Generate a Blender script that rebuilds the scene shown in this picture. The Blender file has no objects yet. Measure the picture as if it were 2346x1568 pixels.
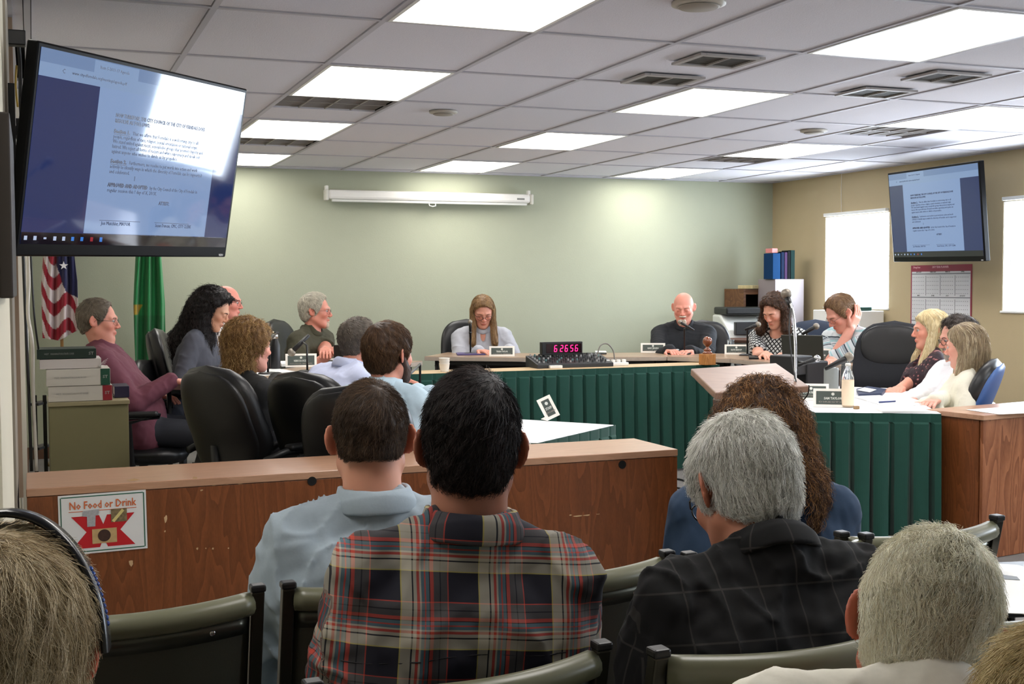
import bpy, bmesh, math, random
import numpy as np
from mathutils import Vector, Matrix, Euler
random.seed(7); RNG = np.random.default_rng(11)
SC = bpy.context.scene
COL = SC.collection
PI = math.pi
# ---------------------------------------------------------------- camera model (survey of the room)
FPX, YAW, PITCH, ROLL, EYE = 2790.4, .3745, -.0470, -.0049, 1.42
_cy, _sy, _cp, _sp = math.cos(YAW), math.sin(YAW), math.cos(PITCH), math.sin(PITCH)
CF = np.array([_sy*_cp, _cy*_cp, _sp]); _r0 = np.array([_cy, -_sy, 0.]); _u0 = np.cross(_r0, CF)
CR = math.cos(ROLL)*_r0 + math.sin(ROLL)*_u0; CU = -math.sin(ROLL)*_r0 + math.cos(ROLL)*_u0
CC = np.array([0, 0, EYE])
def _ray(x, y): return CF + CR*(x-1173)/FPX + CU*(784-y)/FPX
def atZ(x, y, z): d = _ray(x, y); return CC + d*(z-EYE)/d[2]
def atY(x, y, Y): d = _ray(x, y); return CC + d*Y/d[1]
def atX(x, y, X): d = _ray(x, y); return CC + d*X/d[0]
def atD(x, y, dep): return CC + _ray(x, y)*dep
# ---------------------------------------------------------------- colour / materials
def lin(c):
    r = []
    for v in c[:3]:
        v = v/255.
        r.append(v/12.92 if v <= .04045 else ((v+.055)/1.055)**2.4)
    return r
def c4(c): return tuple(lin(c))+(1.,)
MATS = {}
class NT:
    def __init__(s, m): s.t = m.node_tree; s.b = s.t.nodes['Principled BSDF']
    def n(s, typ, **kw):
        nd = s.t.nodes.new(typ)
        for k, v in kw.items():
            if k.startswith('i_'):
                key = k[2:]
                key = int(key) if key.isdigit() else key.replace('_', ' ')
                nd.inputs[key].default_value = v
            else: setattr(nd, k, v)
        return nd
    def l(s, a, b): s.t.links.new(a, b)
def mat(name, rgb, rough=.6, metal=0., noise=None, bump=None, spec=None, emit=None, alpha=None, trans=0., coat=0., sheen=0., sss=0., vcol=None, coord='Object', ior=None):
    if name in MATS: return MATS[name]
    m = bpy.data.materials.new(name); m.use_nodes = True; q = NT(m); b = q.b; MATS[name] = m
    b.inputs['Base Color'].default_value = c4(rgb); b.inputs['Roughness'].default_value = rough; b.inputs['Metallic'].default_value = metal
    if spec is not None: b.inputs['Specular IOR Level'].default_value = spec
    if ior: b.inputs['IOR'].default_value = ior
    if trans: b.inputs['Transmission Weight'].default_value = trans
    if coat: b.inputs['Coat Weight'].default_value = coat; b.inputs['Coat Roughness'].default_value = .05
    if sheen: b.inputs['Sheen Weight'].default_value = sheen
    if sss:
        b.inputs['Subsurface Weight'].default_value = sss; b.inputs['Subsurface Scale'].default_value = .02
        b.inputs['Subsurface Radius'].default_value = (1., .35, .2)
    if emit: b.inputs['Emission Color'].default_value = c4(emit[0]); b.inputs['Emission Strength'].default_value = emit[1]
    if alpha is not None: b.inputs['Alpha'].default_value = alpha
    tc = q.n('ShaderNodeTexCoord')
    cur = None
    if vcol:
        a = q.n('ShaderNodeAttribute', attribute_name=vcol); cur = a.outputs['Color']
        q.l(cur, b.inputs['Base Color'])
    if noise:
        nz = q.n('ShaderNodeTexNoise', i_Scale=noise[0], i_Detail=4.); q.l(tc.outputs[coord], nz.inputs['Vector'])
        mr = q.n('ShaderNodeMapRange', i_3=1-noise[1], i_4=1+noise[1]); q.l(nz.outputs['Fac'], mr.inputs['Value'])
        mx = q.n('ShaderNodeMix', data_type='RGBA', blend_type='MULTIPLY'); mx.inputs[0].default_value = 1.
        if cur is not None: q.l(cur, mx.inputs[6])
        else: mx.inputs[6].default_value = c4(rgb)
        cb = q.n('ShaderNodeCombineColor'); 
        for i in range(3): q.l(mr.outputs[0], cb.inputs[i])
        q.l(cb.outputs[0], mx.inputs[7]); q.l(mx.outputs[2], b.inputs['Base Color'])
    if bump:
        nb = q.n('ShaderNodeTexNoise', i_Scale=bump[0], i_Detail=3.); q.l(tc.outputs[coord], nb.inputs['Vector'])
        bp = q.n('ShaderNodeBump', i_Strength=bump[1], i_Distance=bump[2] if len(bump) > 2 else .002); q.l(nb.outputs['Fac'], bp.inputs['Height']); q.l(bp.outputs[0], b.inputs['Normal'])
    return m
def ramp(q, fac, stops, interp='LINEAR'):
    r = q.n('ShaderNodeValToRGB'); r.color_ramp.interpolation = interp; e = r.color_ramp.elements
    while len(e) > 1: e.remove(e[-1])
    e[0].position = stops[0][0]; e[0].color = c4(stops[0][1])
    for p, c in stops[1:]:
        x = e.new(p); x.color = c4(c)
    if fac is not None: q.l(fac, r.inputs[0])
    return r
def math_node(q, op, a, b=None, c=None):
    n = q.n('ShaderNodeMath', operation=op)
    for i, v in enumerate((a, b, c)):
        if v is None: continue
        if isinstance(v, (int, float)): n.inputs[i].default_value = v
        else: q.l(v, n.inputs[i])
    return n.outputs[0]
def wood_mat(name, dark, light, axis='Z', scale=1., rough=.35, contrast=1., fine=True):
    if name in MATS: return MATS[name]
    m = bpy.data.materials.new(name); m.use_nodes = True; q = NT(m); MATS[name] = m
    tc = q.n('ShaderNodeTexCoord'); mp = q.n('ShaderNodeMapping')
    s = {'Z': (3.2*scale, 3.2*scale, .42*scale), 'X': (.42*scale, 3.2*scale, 3.2*scale), 'Y': (3.2*scale, .42*scale, 3.2*scale)}[axis]
    mp.inputs['Scale'].default_value = s; q.l(tc.outputs['Object'], mp.inputs['Vector'])
    n1 = q.n('ShaderNodeTexNoise', i_Scale=1.1, i_Detail=2., i_Roughness=.4); q.l(mp.outputs[0], n1.inputs['Vector'])
    a = math_node(q, 'MULTIPLY', n1.outputs['Fac'], 14.); fr = math_node(q, 'FRACT', a)
    n2 = q.n('ShaderNodeTexNoise', i_Scale=38., i_Detail=3.); q.l(mp.outputs[0], n2.inputs['Vector'])
    f2 = math_node(q, 'MULTIPLY', n2.outputs['Fac'], .55); 
    f = math_node(q, 'MULTIPLY_ADD', fr, .45*contrast, f2)
    r = ramp(q, f, [(.18, dark), (.52, tuple((np.array(dark)*.45+np.array(light)*.55))), (.85, light)])
    q.l(r.outputs[0], q.b.inputs['Base Color']); q.b.inputs['Roughness'].default_value = rough
    bp = q.n('ShaderNodeBump', i_Strength=.08, i_Distance=.001); q.l(f, bp.inputs['Height']); q.l(bp.outputs[0], q.b.inputs['Normal'])
    return m
# ---------------------------------------------------------------- mesh building
def new_obj(name, me, parent=None, m=None):
    o = bpy.data.objects.new(name, me); COL.objects.link(o)
    if parent is not None: o.parent = parent
    if m is not None: me.materials.append(m)
    return o
class MB:
    def __init__(s): s.v = []; s.f = []
    def add(s, vs, fs, M=None):
        o = len(s.v)
        if M is not None: vs = [tuple(M @ Vector(p)) for p in vs]
        s.v += [tuple(p) for p in vs]; s.f += [tuple(i+o for i in f) for f in fs]; return s
    def box(s, c, d, M=None):
        x, y, z = c; a, b, e = d[0]/2, d[1]/2, d[2]/2
        vs = [(x+i*a, y+j*b, z+k*e) for i in (-1, 1) for j in (-1, 1) for k in (-1, 1)]
        return s.add(vs, [(0, 1, 3, 2), (4, 6, 7, 5), (0, 4, 5, 1), (2, 3, 7, 6), (0, 2, 6, 4), (1, 5, 7, 3)], M)
    def bar(s, p0, p1, w, h=None, up=(0, 0, 1)):
        h = h or w; p0 = Vector(p0); p1 = Vector(p1); d = (p1-p0).normalized(); u = Vector(up)
        if abs(d.dot(u)) > .95: u = Vector((0, 1, 0))
        r = d.cross(u).normalized(); u = r.cross(d)
        vs = []
        for p in (p0, p1):
            for a, b in ((-1, -1), (1, -1), (1, 1), (-1, 1)): vs.append(p + r*a*w/2 + u*b*h/2)
        return s.add(vs, [(0, 1, 2, 3), (7, 6, 5, 4), (0, 4, 5, 1), (1, 5, 6, 2), (2, 6, 7, 3), (3, 7, 4, 0)])
    def tube(s, pts, r, n=8, cap=True):
        pts = [Vector(p) for p in pts]; N = len(pts); rr = r if isinstance(r, (list, tuple)) else [r]*N
        t0 = (pts[1]-pts[0]).normalized(); u = t0.orthogonal().normalized(); vs = []; fs = []
        for i in range(N):
            t = (pts[min(i+1, N-1)]-pts[max(i-1, 0)]).normalized(); u = (u-t*u.dot(t)).normalized(); w = t.cross(u)
            for k in range(n):
                a = 2*PI*k/n; vs.append(pts[i]+(u*math.cos(a)+w*math.sin(a))*rr[i])
        for i in range(N-1):
            for k in range(n): a = i*n+k; b = i*n+(k+1) % n; fs.append((a, b, b+n, a+n))
        if cap: fs += [tuple(range(n-1, -1, -1)), tuple(range((N-1)*n, N*n))]
        return s.add(vs, fs)
    def cyl(s, p0, p1, r0, r1=None, n=20): return s.tube([p0, p1], [r0, r0 if r1 is None else r1], n)
    def lathe(s, prof, c=(0, 0, 0), n=24, M=None, cap=True):
        vs = []; fs = []
        for r, z in prof:
            for k in range(n): a = 2*PI*k/n; vs.append((c[0]+r*math.cos(a), c[1]+r*math.sin(a), c[2]+z))
        for i in range(len(prof)-1):
            for k in range(n): a = i*n+k; b = i*n+(k+1) % n; fs.append((a, b, b+n, a+n))
        if cap: fs += [tuple(range(n-1, -1, -1)), tuple(range((len(prof)-1)*n, len(prof)*n))]
        return s.add(vs, fs, M)
    def sphere(s, c, r, n=16, m=10, M=None):
        r = r if isinstance(r, (tuple, list)) else (r, r, r); vs = [(c[0], c[1], c[2]-r[2])]; fs = []
        for i in range(1, m):
            t = -PI/2+PI*i/m
            for k in range(n): a = 2*PI*k/n; vs.append((c[0]+r[0]*math.cos(t)*math.cos(a), c[1]+r[1]*math.cos(t)*math.sin(a), c[2]+r[2]*math.sin(t)))
        vs.append((c[0], c[1], c[2]+r[2])); T = len(vs)-1
        for k in range(n): fs.append((0, 1+(k+1) % n, 1+k)); fs.append((T, 1+(m-2)*n+k, 1+(m-2)*n+(k+1) % n))
        for i in range(m-2):
            for k in range(n): a = 1+i*n+k; b = 1+i*n+(k+1) % n; fs.append((a, b, b+n, a+n))
        return s.add(vs, fs, M)
    def prism(s, pts, z0, z1, M=None):
        n = len(pts); vs = [(p[0], p[1], z0) for p in pts]+[(p[0], p[1], z1) for p in pts]
        fs = [tuple(range(n-1, -1, -1)), tuple(range(n, 2*n))]+[(i, (i+1) % n, (i+1) % n+n, i+n) for i in range(n)]
        return s.add(vs, fs, M)
    def grid(s, P, closed_u=False):   # P[i][j] points
        R = len(P); Cn = len(P[0]); vs = [p for row in P for p in row]; fs = []
        for i in range(R-1):
            for j in range(Cn if closed_u else Cn-1): a = i*Cn+j; b = i*Cn+(j+1) % Cn; fs.append((a, b, b+Cn, a+Cn))
        return s.add(vs, fs)
def obj(name, mb, m, parent=None, smooth=False, bevel=0, label=None, loc=None, solid=0, subd=0, angle=True):
    me = bpy.data.meshes.new(name); me.from_pydata(mb.v, [], mb.f); me.update()
    bm = bmesh.new(); bm.from_mesh(me); bmesh.ops.recalc_face_normals(bm, faces=bm.faces); bm.to_mesh(me); bm.free()
    o = new_obj(name, me, parent, m)
    if loc is not None: o.location = loc
    if smooth: me.polygons.foreach_set('use_smooth', [True]*len(me.polygons))
    if solid:
        md = o.modifiers.new('solid', 'SOLIDIFY'); md.thickness = solid; md.offset = 0
    if bevel:
        md = o.modifiers.new('bevel', 'BEVEL'); md.width = bevel; md.segments = 2; md.limit_method = 'ANGLE'; md.angle_limit = .7
    if subd:
        md = o.modifiers.new('sub', 'SUBSURF'); md.levels = subd; md.render_levels = subd
    if label: o['label'] = label
    return o
def thing(name, label, cat, loc=(0, 0, 0), rz=0., group=None):
    o = bpy.data.objects.new(name, None); COL.objects.link(o); o.location = loc; o.rotation_euler = (0, 0, rz); o.empty_display_size = .05
    o['label'] = label; o['category'] = cat
    if group: o['group'] = group
    return o
def tag(o, label, cat, group=None, kind=None):
    o['label'] = label; o['category'] = cat
    if group: o['group'] = group
    if kind: o['kind'] = kind
    return o
def struct(name, mb, m, **kw):
    o = obj(name, mb, m, **kw); o['kind'] = 'structure'; return o
def copy_tree(o, parent=None):
    c = o.copy(); COL.objects.link(c); c.parent = parent
    for ch in list(o.children): copy_tree(ch, c)
    return c
def text(body, size, m, parent, loc, rot=(PI/2, 0, 0), name='lettering', align='LEFT', ext=.0004, font_scale=(1, 1)):
    cu = bpy.data.curves.new(name, 'FONT'); cu.body = body; cu.size = size; cu.extrude = ext; cu.align_x = align; cu.align_y = 'CENTER'; cu.resolution_u = 2
    cu.materials.append(m); o = bpy.data.objects.new(name, cu); COL.objects.link(o); o.parent = parent; o.location = loc; o.rotation_euler = rot; o.scale = (font_scale[0], font_scale[1], 1)
    return o
def textlines(lines, size, m, parent, M, name='lettering', ext=.0003):
    """several lines baked into ONE mesh; M(x,y) -> local 3D placement handled by matrix M (text plane x right, y up)"""
    vs = []; fs = []
    for body, x, y, s, al, wfit, bold in lines:
        cu = bpy.data.curves.new('tmp', 'FONT'); cu.body = body; cu.size = s*size; cu.extrude = ext; cu.align_x = al; cu.align_y = 'CENTER'; cu.resolution_u = 1
        cu.offset = bold
        o = bpy.data.objects.new('tmp', cu); COL.objects.link(o)
        me = o.to_mesh(); V = np.empty(len(me.vertices)*3); me.vertices.foreach_get('co', V); V = V.reshape(-1, 3)
        if wfit and len(V):
            w = V[:, 0].max()-V[:, 0].min(); V[:, 0] *= wfit/max(w, 1e-6)
        o2 = len(vs)
        for p in V: vs.append(tuple(M @ Vector((p[0]+x, p[1]+y, p[2]))))
        for p in me.polygons: fs.append(tuple(i+o2 for i in p.vertices))
        o.to_mesh_clear(); bpy.data.objects.remove(o); bpy.data.curves.remove(cu)
    mb = MB(); mb.v = vs; mb.f = fs
    me = bpy.data.meshes.new(name); me.from_pydata(vs, [], fs); return new_obj(name, me, parent, m)
# ---------------------------------------------------------------- signed distance modelling
f32 = np.float32
def A3(v): return np.asarray(v, dtype=f32)
def smin(a, b, k):
    h = np.clip(.5+.5*(b-a)/k, 0, 1); return b*(1-h)+a*h-k*h*(1-h)
def smax(a, b, k): return -smin(-a, -b, k)
def cone(p, a, b, ra, rb):
    a = A3(a); b = A3(b); ba = b-a; pa = p-a; t = np.clip(pa@ba/max(float(ba@ba), 1e-9), 0, 1)
    d = pa-t[:, None]*ba; return np.sqrt((d*d).sum(1))-(ra+(rb-ra)*t)
def ell(p, c, r):
    q = p-A3(c); r = A3(r); k0 = np.sqrt(((q/r)**2).sum(1)); k1 = np.sqrt(((q/(r*r))**2).sum(1)); return k0*(k0-1)/np.maximum(k1, 1e-6)
def rbox(p, c, b, r):
    q = np.abs(p-A3(c))-(A3(b)-r); return np.sqrt((np.maximum(q, 0)**2).sum(1))+np.minimum(q.max(1), 0)-r
def fbm(p, seed, wl, n=5):
    rg = np.random.default_rng(seed); out = np.zeros(len(p), f32)
    for i in range(n):
        k = rg.normal(size=3); k = k/np.linalg.norm(k)*2*PI/(wl*rg.uniform(.6, 1.5)); m = rg.normal(size=3); m = m/np.linalg.norm(m)*2*PI/(wl*2.5)
        out += np.sin(p@A3(k)+rg.uniform(0, 6.3)+1.6*np.sin(p@A3(m)+rg.uniform(0, 6.3))).astype(f32)
    return out/n
def nets(f, lo, hi, h, B=6):
    lo = np.array(lo, float); hi = np.array(hi, float); n = np.ceil((hi-lo)/h/B).astype(int)*B
    nb = n//B; cx = [lo[i]+h*(np.arange(nb[i])*B+(B-1)/2) for i in range(3)]
    G = np.stack(np.meshgrid(*cx, indexing='ij'), -1).reshape(-1, 3).astype(f32); dc = f(G)
    act = np.abs(dc) < B*h*1.25+.004
    D = np.where(dc < 0, f32(-1), f32(1)).reshape(nb)
    D = np.repeat(np.repeat(np.repeat(D, B, 0), B, 1), B, 2)
    ids = np.nonzero(act.reshape(nb)); off = np.stack(np.meshgrid(*[np.arange(B)]*3, indexing='ij'), -1).reshape(-1, 3)
    base = np.stack(ids, 1)*B
    I = (base[:, None, :]+off[None]).reshape(-1, 3)
    P = (lo+I*h).astype(f32); out = np.empty(len(P), f32)
    for s in range(0, len(P), 400000): out[s:s+400000] = f(P[s:s+400000])
    D[I[:, 0], I[:, 1], I[:, 2]] = out
    S = D < 0; cnt = np.zeros(tuple(np.array(S.shape)-1), np.int8)
    for a in (0, 1):
        for b in (0, 1):
            for c in (0, 1): cnt += S[a:S.shape[0]-1+a, b:S.shape[1]-1+b, c:S.shape[2]-1+c]
    C = np.nonzero((cnt > 0) & (cnt < 8)); Ci = np.stack(C, 1)
    cor = [(a, b, c) for a in (0, 1) for b in (0, 1) for c in (0, 1)]
    val = {k: D[Ci[:, 0]+k[0], Ci[:, 1]+k[1], Ci[:, 2]+k[2]] for k in cor}
    acc = np.zeros((len(Ci), 3)); w = np.zeros(len(Ci))
    for k in cor:
        for ax in range(3):
            if k[ax] == 0:
                k2 = list(k); k2[ax] = 1; k2 = tuple(k2); a = val[k]; b = val[k2]; m = (a < 0) != (b < 0)
                t = np.where(m, a/np.where(m, a-b, 1), 0); pos = np.zeros((len(Ci), 3)); pos += k; pos[:, ax] = t
                acc += pos*m[:, None]; w += m
    V = lo+(Ci+acc/w[:, None])*h
    idx = np.full(cnt.shape, -1, np.int32); idx[C] = np.arange(len(Ci))
    F = []
    for ax in range(3):
        sl0 = [slice(1, -1)]*3; sl1 = [slice(1, -1)]*3; sl0[ax] = slice(0, -1); sl1[ax] = slice(1, None)
        a = S[tuple(sl0)]; b = S[tuple(sl1)]; e = np.stack(np.nonzero(a != b), 1); 
        if not len(e): continue
        neg = a[e[:, 0], e[:, 1], e[:, 2]]
        e = e+1; e[:, ax] -= 1
        u, v = (ax+1) % 3, (ax+2) % 3
        def cc(du, dv):
            q = e.copy(); q[:, u] += du; q[:, v] += dv; return idx[q[:, 0], q[:, 1], q[:, 2]]
        quad = np.stack([cc(-1, -1), cc(0, -1), cc(0, 0), cc(-1, 0)], 1)
        quad[~neg] = quad[~neg][:, ::-1]; F.append(quad)
    F = np.concatenate(F); F = F[(F >= 0).all(1)]
    return V.astype(f32), F
def np_mesh(name, V, F, m, parent, col=None, uvw=None, smooth=True):
    me = bpy.data.meshes.new(name); V = np.ascontiguousarray(V, f32); F = np.ascontiguousarray(F, np.int32); k = F.shape[1]
    me.vertices.add(len(V)); me.vertices.foreach_set('co', V.ravel())
    me.loops.add(F.size); me.loops.foreach_set('vertex_index', F.ravel())
    me.polygons.add(len(F)); me.polygons.foreach_set('loop_start', np.arange(0, F.size, k, dtype=np.int32))
    try: me.polygons.foreach_set('loop_total', np.full(len(F), k, np.int32))
    except Exception: pass
    if smooth: me.polygons.foreach_set('use_smooth', np.ones(len(F), bool))
    me.update(calc_edges=True)
    if col is not None:
        a = me.color_attributes.new('Col', 'FLOAT_COLOR', 'POINT'); c = np.ones((len(V), 4), f32); c[:, :3] = col; a.data.foreach_set('color', c.ravel())
    if uvw is not None:
        a = me.attributes.new('cloth', 'FLOAT_VECTOR', 'POINT'); a.data.foreach_set('vector', np.ascontiguousarray(uvw, f32).ravel())
    return new_obj(name, me, parent, m)
def grad(f, p, e=.002):
    f0 = f(p); g = np.stack([f(p+A3(d))-f0 for d in ((e, 0, 0), (0, e, 0), (0, 0, e))], 1); return g/np.maximum(np.linalg.norm(g, axis=1, keepdims=True), 1e-9)
def strand_mesh(paths, rad, cols):
    """paths (N,K,3) ; rad (K,) ; cols (N,3)  -> triangular tubes"""
    N, K, _ = paths.shape; t = np.empty_like(paths); t[:, 1:-1] = paths[:, 2:]-paths[:, :-2]; t[:, 0] = paths[:, 1]-paths[:, 0]; t[:, -1] = paths[:, -1]-paths[:, -2]
    t /= np.maximum(np.linalg.norm(t, axis=2, keepdims=True), 1e-9)
    ref = np.broadcast_to(A3((.31, .52, .79)), t.shape); u = np.cross(t, ref); u /= np.maximum(np.linalg.norm(u, axis=2, keepdims=True), 1e-9); w = np.cross(t, u)
    V = np.empty((N, K, 3, 3), f32)
    for k in range(3): a = 2*PI*k/3; V[:, :, k] = paths+(u*math.cos(a)+w*math.sin(a))*rad[None, :, None]
    base = (np.arange(N)*K*3)[:, None, None]+(np.arange(K-1)*3)[None, :, None]; k = np.arange(3)[None, None]; k2 = (k+1) % 3
    F = np.stack([base+k, base+k2, base+k2+3, base+k+3], -1).reshape(-1, 4)
    C = np.repeat(cols[:, None, :], K*3, 1).reshape(-1, 3)
    return V.reshape(-1, 3), F, C
# ================================================================ people
M_SKIN = mat('skin', (200, 150, 125), .5, vcol='Col', sss=.12, bump=(90, .12, .001), noise=(22, .07))
M_HAIR = mat('hair_fibre', (60, 45, 35), .52, vcol='Col', spec=.28)
M_LENS = mat('spectacle_frame_black', (18, 18, 20), .3)
M_WIRE = mat('spectacle_frame_metal', (70, 66, 62), .35, .7)
M_EYE = mat('eyeball', (230, 225, 220), .2, vcol='Col')
M_TROUSER = mat('dark_trousers', (36, 38, 46), .85, noise=(30, .1))
M_JEAN = mat('blue_jeans', (52, 64, 92), .85, noise=(60, .15))
M_SHOE = mat('black_shoe_leather', (25, 22, 20), .4)
T_cloth = {}
def rotm(yaw, pitch, roll):   # columns = head axes in local frame ; yaw + = turn right, pitch + = look down, roll + = tilt to right shoulder
    return (Matrix.Rotation(-yaw, 3, 'Z') @ Matrix.Rotation(-pitch, 3, 'X') @ Matrix.Rotation(roll, 3, 'Y'))
def head_sdf(q, sp):
    xs = np.abs(q[:, 0]); qs = np.stack([xs, q[:, 1], q[:, 2]], 1)
    w = sp.get('jaw', 1.)
    d = smin(ell(q, (0, -.012, .03), (.076, .097, .087)), ell(q, (0, .03, -.03), (.061*w, .061, .083)), .03)
    d = smin(d, cone(qs, (.050*w, -.002, -.05), (.02*w, .060, -.092), .022, .02), .03)
    d = smin(d, ell(q, (0, .070, -.098), (.024*w, .021, .017)), .02)
    d = smin(d, ell(qs, (.041*w, .060, -.02), (.022, .022, .02)), .022)
    d = smin(d, cone(qs, (.012, .088, .024), (.045, .073, .022), .010, .008), .016)
    d = smax(d, -ell(qs, (.032, .105, .004), (.018, .0155, .011)), .014)
    d = smin(d, ell(qs, (.032, .079, .003), (.0150, .0150, .0145)) if sp.get('eyes') == 'closed' else ell(qs, (.032, .0765, -.004), (.0157, .0152, .0108)), .004)
    d = smin(d, cone(q, (0, .089, .012), (0, .1095, -.025), .0068, .0100), .012)
    d = smin(d, ell(qs, (.0115, .099, -.030), (.0085, .011, .008)), .006)
    d = smin(d, ell(q, (0, .089, -.0555), (.023, .0095, .0055)), .008)
    d = smin(d, ell(q, (0, .0875, -.0655), (.018, .0095, .0065)), .008)
    d = smax(d, -ell(q, (0, .1035, -.0604), (.023, .0065, .0012)), .003)
    # ears
    c, s = math.cos(.66), math.sin(.66); ex = xs-.071; ey = q[:, 1]+.004; u = ex*c+ey*s; v = -ex*s+ey*c; zt = q[:, 2]+.004
    e = np.stack([u+.0*v, v, zt+.15*v], 1)
    ear = smax(ell(e, (.004, -.014, .004), (.0062, .025, .034)), -ell(e, (.0125, -.015, .006), (.006, .015, .021)), .004)
    d = smin(d, ear, .005)
    return d
def skin_cols(q, base, sp):
    C = np.tile(np.array(lin(base), f32), (len(q), 1)); xs = np.abs(q[:, 0]); qs = np.stack([xs, q[:, 1], q[:, 2]], 1)
    def mixc(mask, rgb): 
        nonlocal C; mask = np.clip(mask, 0, 1)[:, None]; C = C*(1-mask)+C*np.array(rgb, f32)*mask
    g = lambda c, r: np.exp(-(((qs-A3(c))/A3(r))**2).sum(1))
    mixc(g((0, .1, -.06), (.02, .03, .0085))*1.1, (.82, .48, .5))
    mixc(g((.042, .075, -.025), (.025, .03, .022))*.8, (1., .78, .75))
    mixc(g((0, .11, -.025), (.014, .02, .015)), (1., .76, .72))
    mixc(g((.088, -.02, 0), (.018, .03, .04))*.9, (1., .74, .66))
    mixc(g((.032, .09, .004), (.018, .03, .012))*.5, (.75, .62, .6))
    if sp.get('beard_shade'):
        mixc((g((0, .07, -.085), (.05, .05, .035))+g((.05, .02, -.06), (.02, .04, .03)))*.8, sp['beard_shade'])
    return C
def person(label, head, heading, lean=8, side=0, hyaw=0, hpitch=0, hroll=0, s=1., bulk=1., sw=.185, hands=None, sleeve='long', top=None, top_name='shirt', bottom=None,
           skin=(205, 150, 128), hair=None, beard=None, glasses=None, eyes='open', scoop=None, collar=True, near=False, fold=.004, female=False, group='people in the room', hvox=None, seed=1, legs=True, neck=1., belly=0., brow=(60, 45, 35), jaw=None, beard_shade=None, poles=None, handup=None, nx=0., nlen=.150):
    hd = math.radians(heading); rad = math.radians
    X = A3((math.cos(rad(side)), 0, -math.sin(rad(side)))); Sx = math.sin(rad(side)); S = np.array([Sx, math.sin(rad(lean))*math.cos(rad(side)), math.cos(rad(lean))*math.cos(rad(side))]); S /= np.linalg.norm(S); Sv = A3(S)
    F = np.cross(Sv, X); F /= np.linalg.norm(F); X = np.cross(F, Sv)
    nl = rad(lean*.65+10+hpitch*.25+nx); ndir = np.array([Sx*.8, math.sin(nl), math.cos(nl)]); ndir /= np.linalg.norm(ndir)
    offN = S*.50*s; offH = offN+ndir*nlen*s
    R2 = np.array([[math.cos(hd), math.sin(hd)], [-math.sin(hd), math.cos(hd)]])   # local->world (rz=-heading)
    hw = np.array(head, float); pz = hw[2]-offH[2]
    wxy = R2 @ offH[:2]; root = (hw[0]-wxy[0], hw[1]-wxy[1])
    T = thing('person', label, 'person', (root[0], root[1], 0), -hd, group)
    P = A3((0, 0, pz)); N = P+A3(offN); H = P+A3(offH)
    HR = np.array(rotm(rad(hyaw), rad(hpitch), rad(hroll))).astype(f32)      # 3x3
    toH = lambda p: ((p-H)@HR)/f32(s)
    sp = dict(eyes=eyes, jaw=jaw or (.92 if female else 1.), beard_shade=beard_shade)
    b = bulk*s
    def torso(p, o=0.):
        r = p-P; q = np.stack([r@X, (r@F)/.72, r@Sv], 1)/f32(s); bb = bulk
        d = cone(q, (-.07, 0, .0), (.07, 0, .0), .135*bb, .135*bb)
        d = smin(d, cone(q, (-.045, .01, .18), (.045, .01, .18), .128*bb, .128*bb), .08)
        d = smin(d, cone(q, (-(sw-.10), .0, .33), (sw-.10, .0, .33), .132*(bb*.5+.5), .132*(bb*.5+.5)), .08)
        d = smin(d, cone(q, (-(sw-.035), 0, .445), (sw-.035, 0, .445), .058, .058), .06)
        if belly: d = smin(d, ell(q, (0, .09, .12), (.15+belly*.3, .11+belly, .15)), .08)
        if female: d = smin(d, cone(q, (-.07, .10, .30), (.07, .10, .30), .062, .062), .05)
        for sg in (-1, 1): d = smin(d, cone(q, (0, -.015, .50), (sg*(sw-.05), -.01, .452), .052, .045), .03)
        return d*.82*f32(s)-o
    inv = lambda w: A3(((w[0]-root[0])*math.cos(hd)-(w[1]-root[1])*math.sin(hd), (w[0]-root[0])*math.sin(hd)+(w[1]-root[1])*math.cos(hd), w[2]))
    arms = []
    for i, sg in enumerate((1, -1)):      # right, left
        Sh = P+A3(X*sg*(sw-.005)*s)+Sv*f32(.435*s)
        tgt = hands[i] if hands and hands[i] is not None else None
        W = inv(tgt) if tgt is not None else A3((sg*.10, .34*s, pz+.10))
        l1, l2 = .285*s, .255*s; v = W-Sh; L = float(np.linalg.norm(v)); 
        if L > (l1+l2)*.985: W = Sh+v/L*(l1+l2)*.985; v = W-Sh; L = float(np.linalg.norm(v))
        if L < .16: W = Sh+v/L*.16; v = W-Sh; L = .16
        d = v/L; a = (l1*l1-l2*l2+L*L)/(2*L); hgt = math.sqrt(max(l1*l1-a*a, 0)); pole = A3((sg*.55, -.35, -1.) if not (poles and poles[i]) else poles[i]); pole = pole-d*(pole@d); pole /= np.linalg.norm(pole)
        E = Sh+d*f32(a)+pole*f32(hgt); arms.append((Sh, E, W, sg))
    def hand(p, Sh, E, W, sg):
        d = W-E; d = d/np.linalg.norm(d); n = A3((0, 0, -1)); 
        if not (handup and handup[0 if sg > 0 else 1]): d = A3((d[0], d[1], min(d[2]*.2, 0.)-.10)); d = d/np.linalg.norm(d)
        if abs(d[2]) > .8: n = A3((-sg, .2, 0))
        n = n-d*(n@d); n /= np.linalg.norm(n); x = np.cross(d, n)*-sg     # toward thumb side
        x = x/np.linalg.norm(x); k = f32(s); q = np.stack([(p-W)@x, (p-W)@d, (p-W)@n], 1)/k
        o = rbox(q, (0, .045, 0), (.040, .045, .013), .012)
        for j, (fx, fl) in enumerate(((.030, .072), (.010, .080), (-.011, .075), (-.031, .060))):
            k1 = (fx*1.08, .09+fl*.5, .012); o = smin(o, cone(q, (fx, .085, 0), k1, .0092, .0085), .004); o = smin(o, cone(q, k1, (fx*1.05, .09+fl*.86, .036), .0085, .0070), .003)
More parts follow.
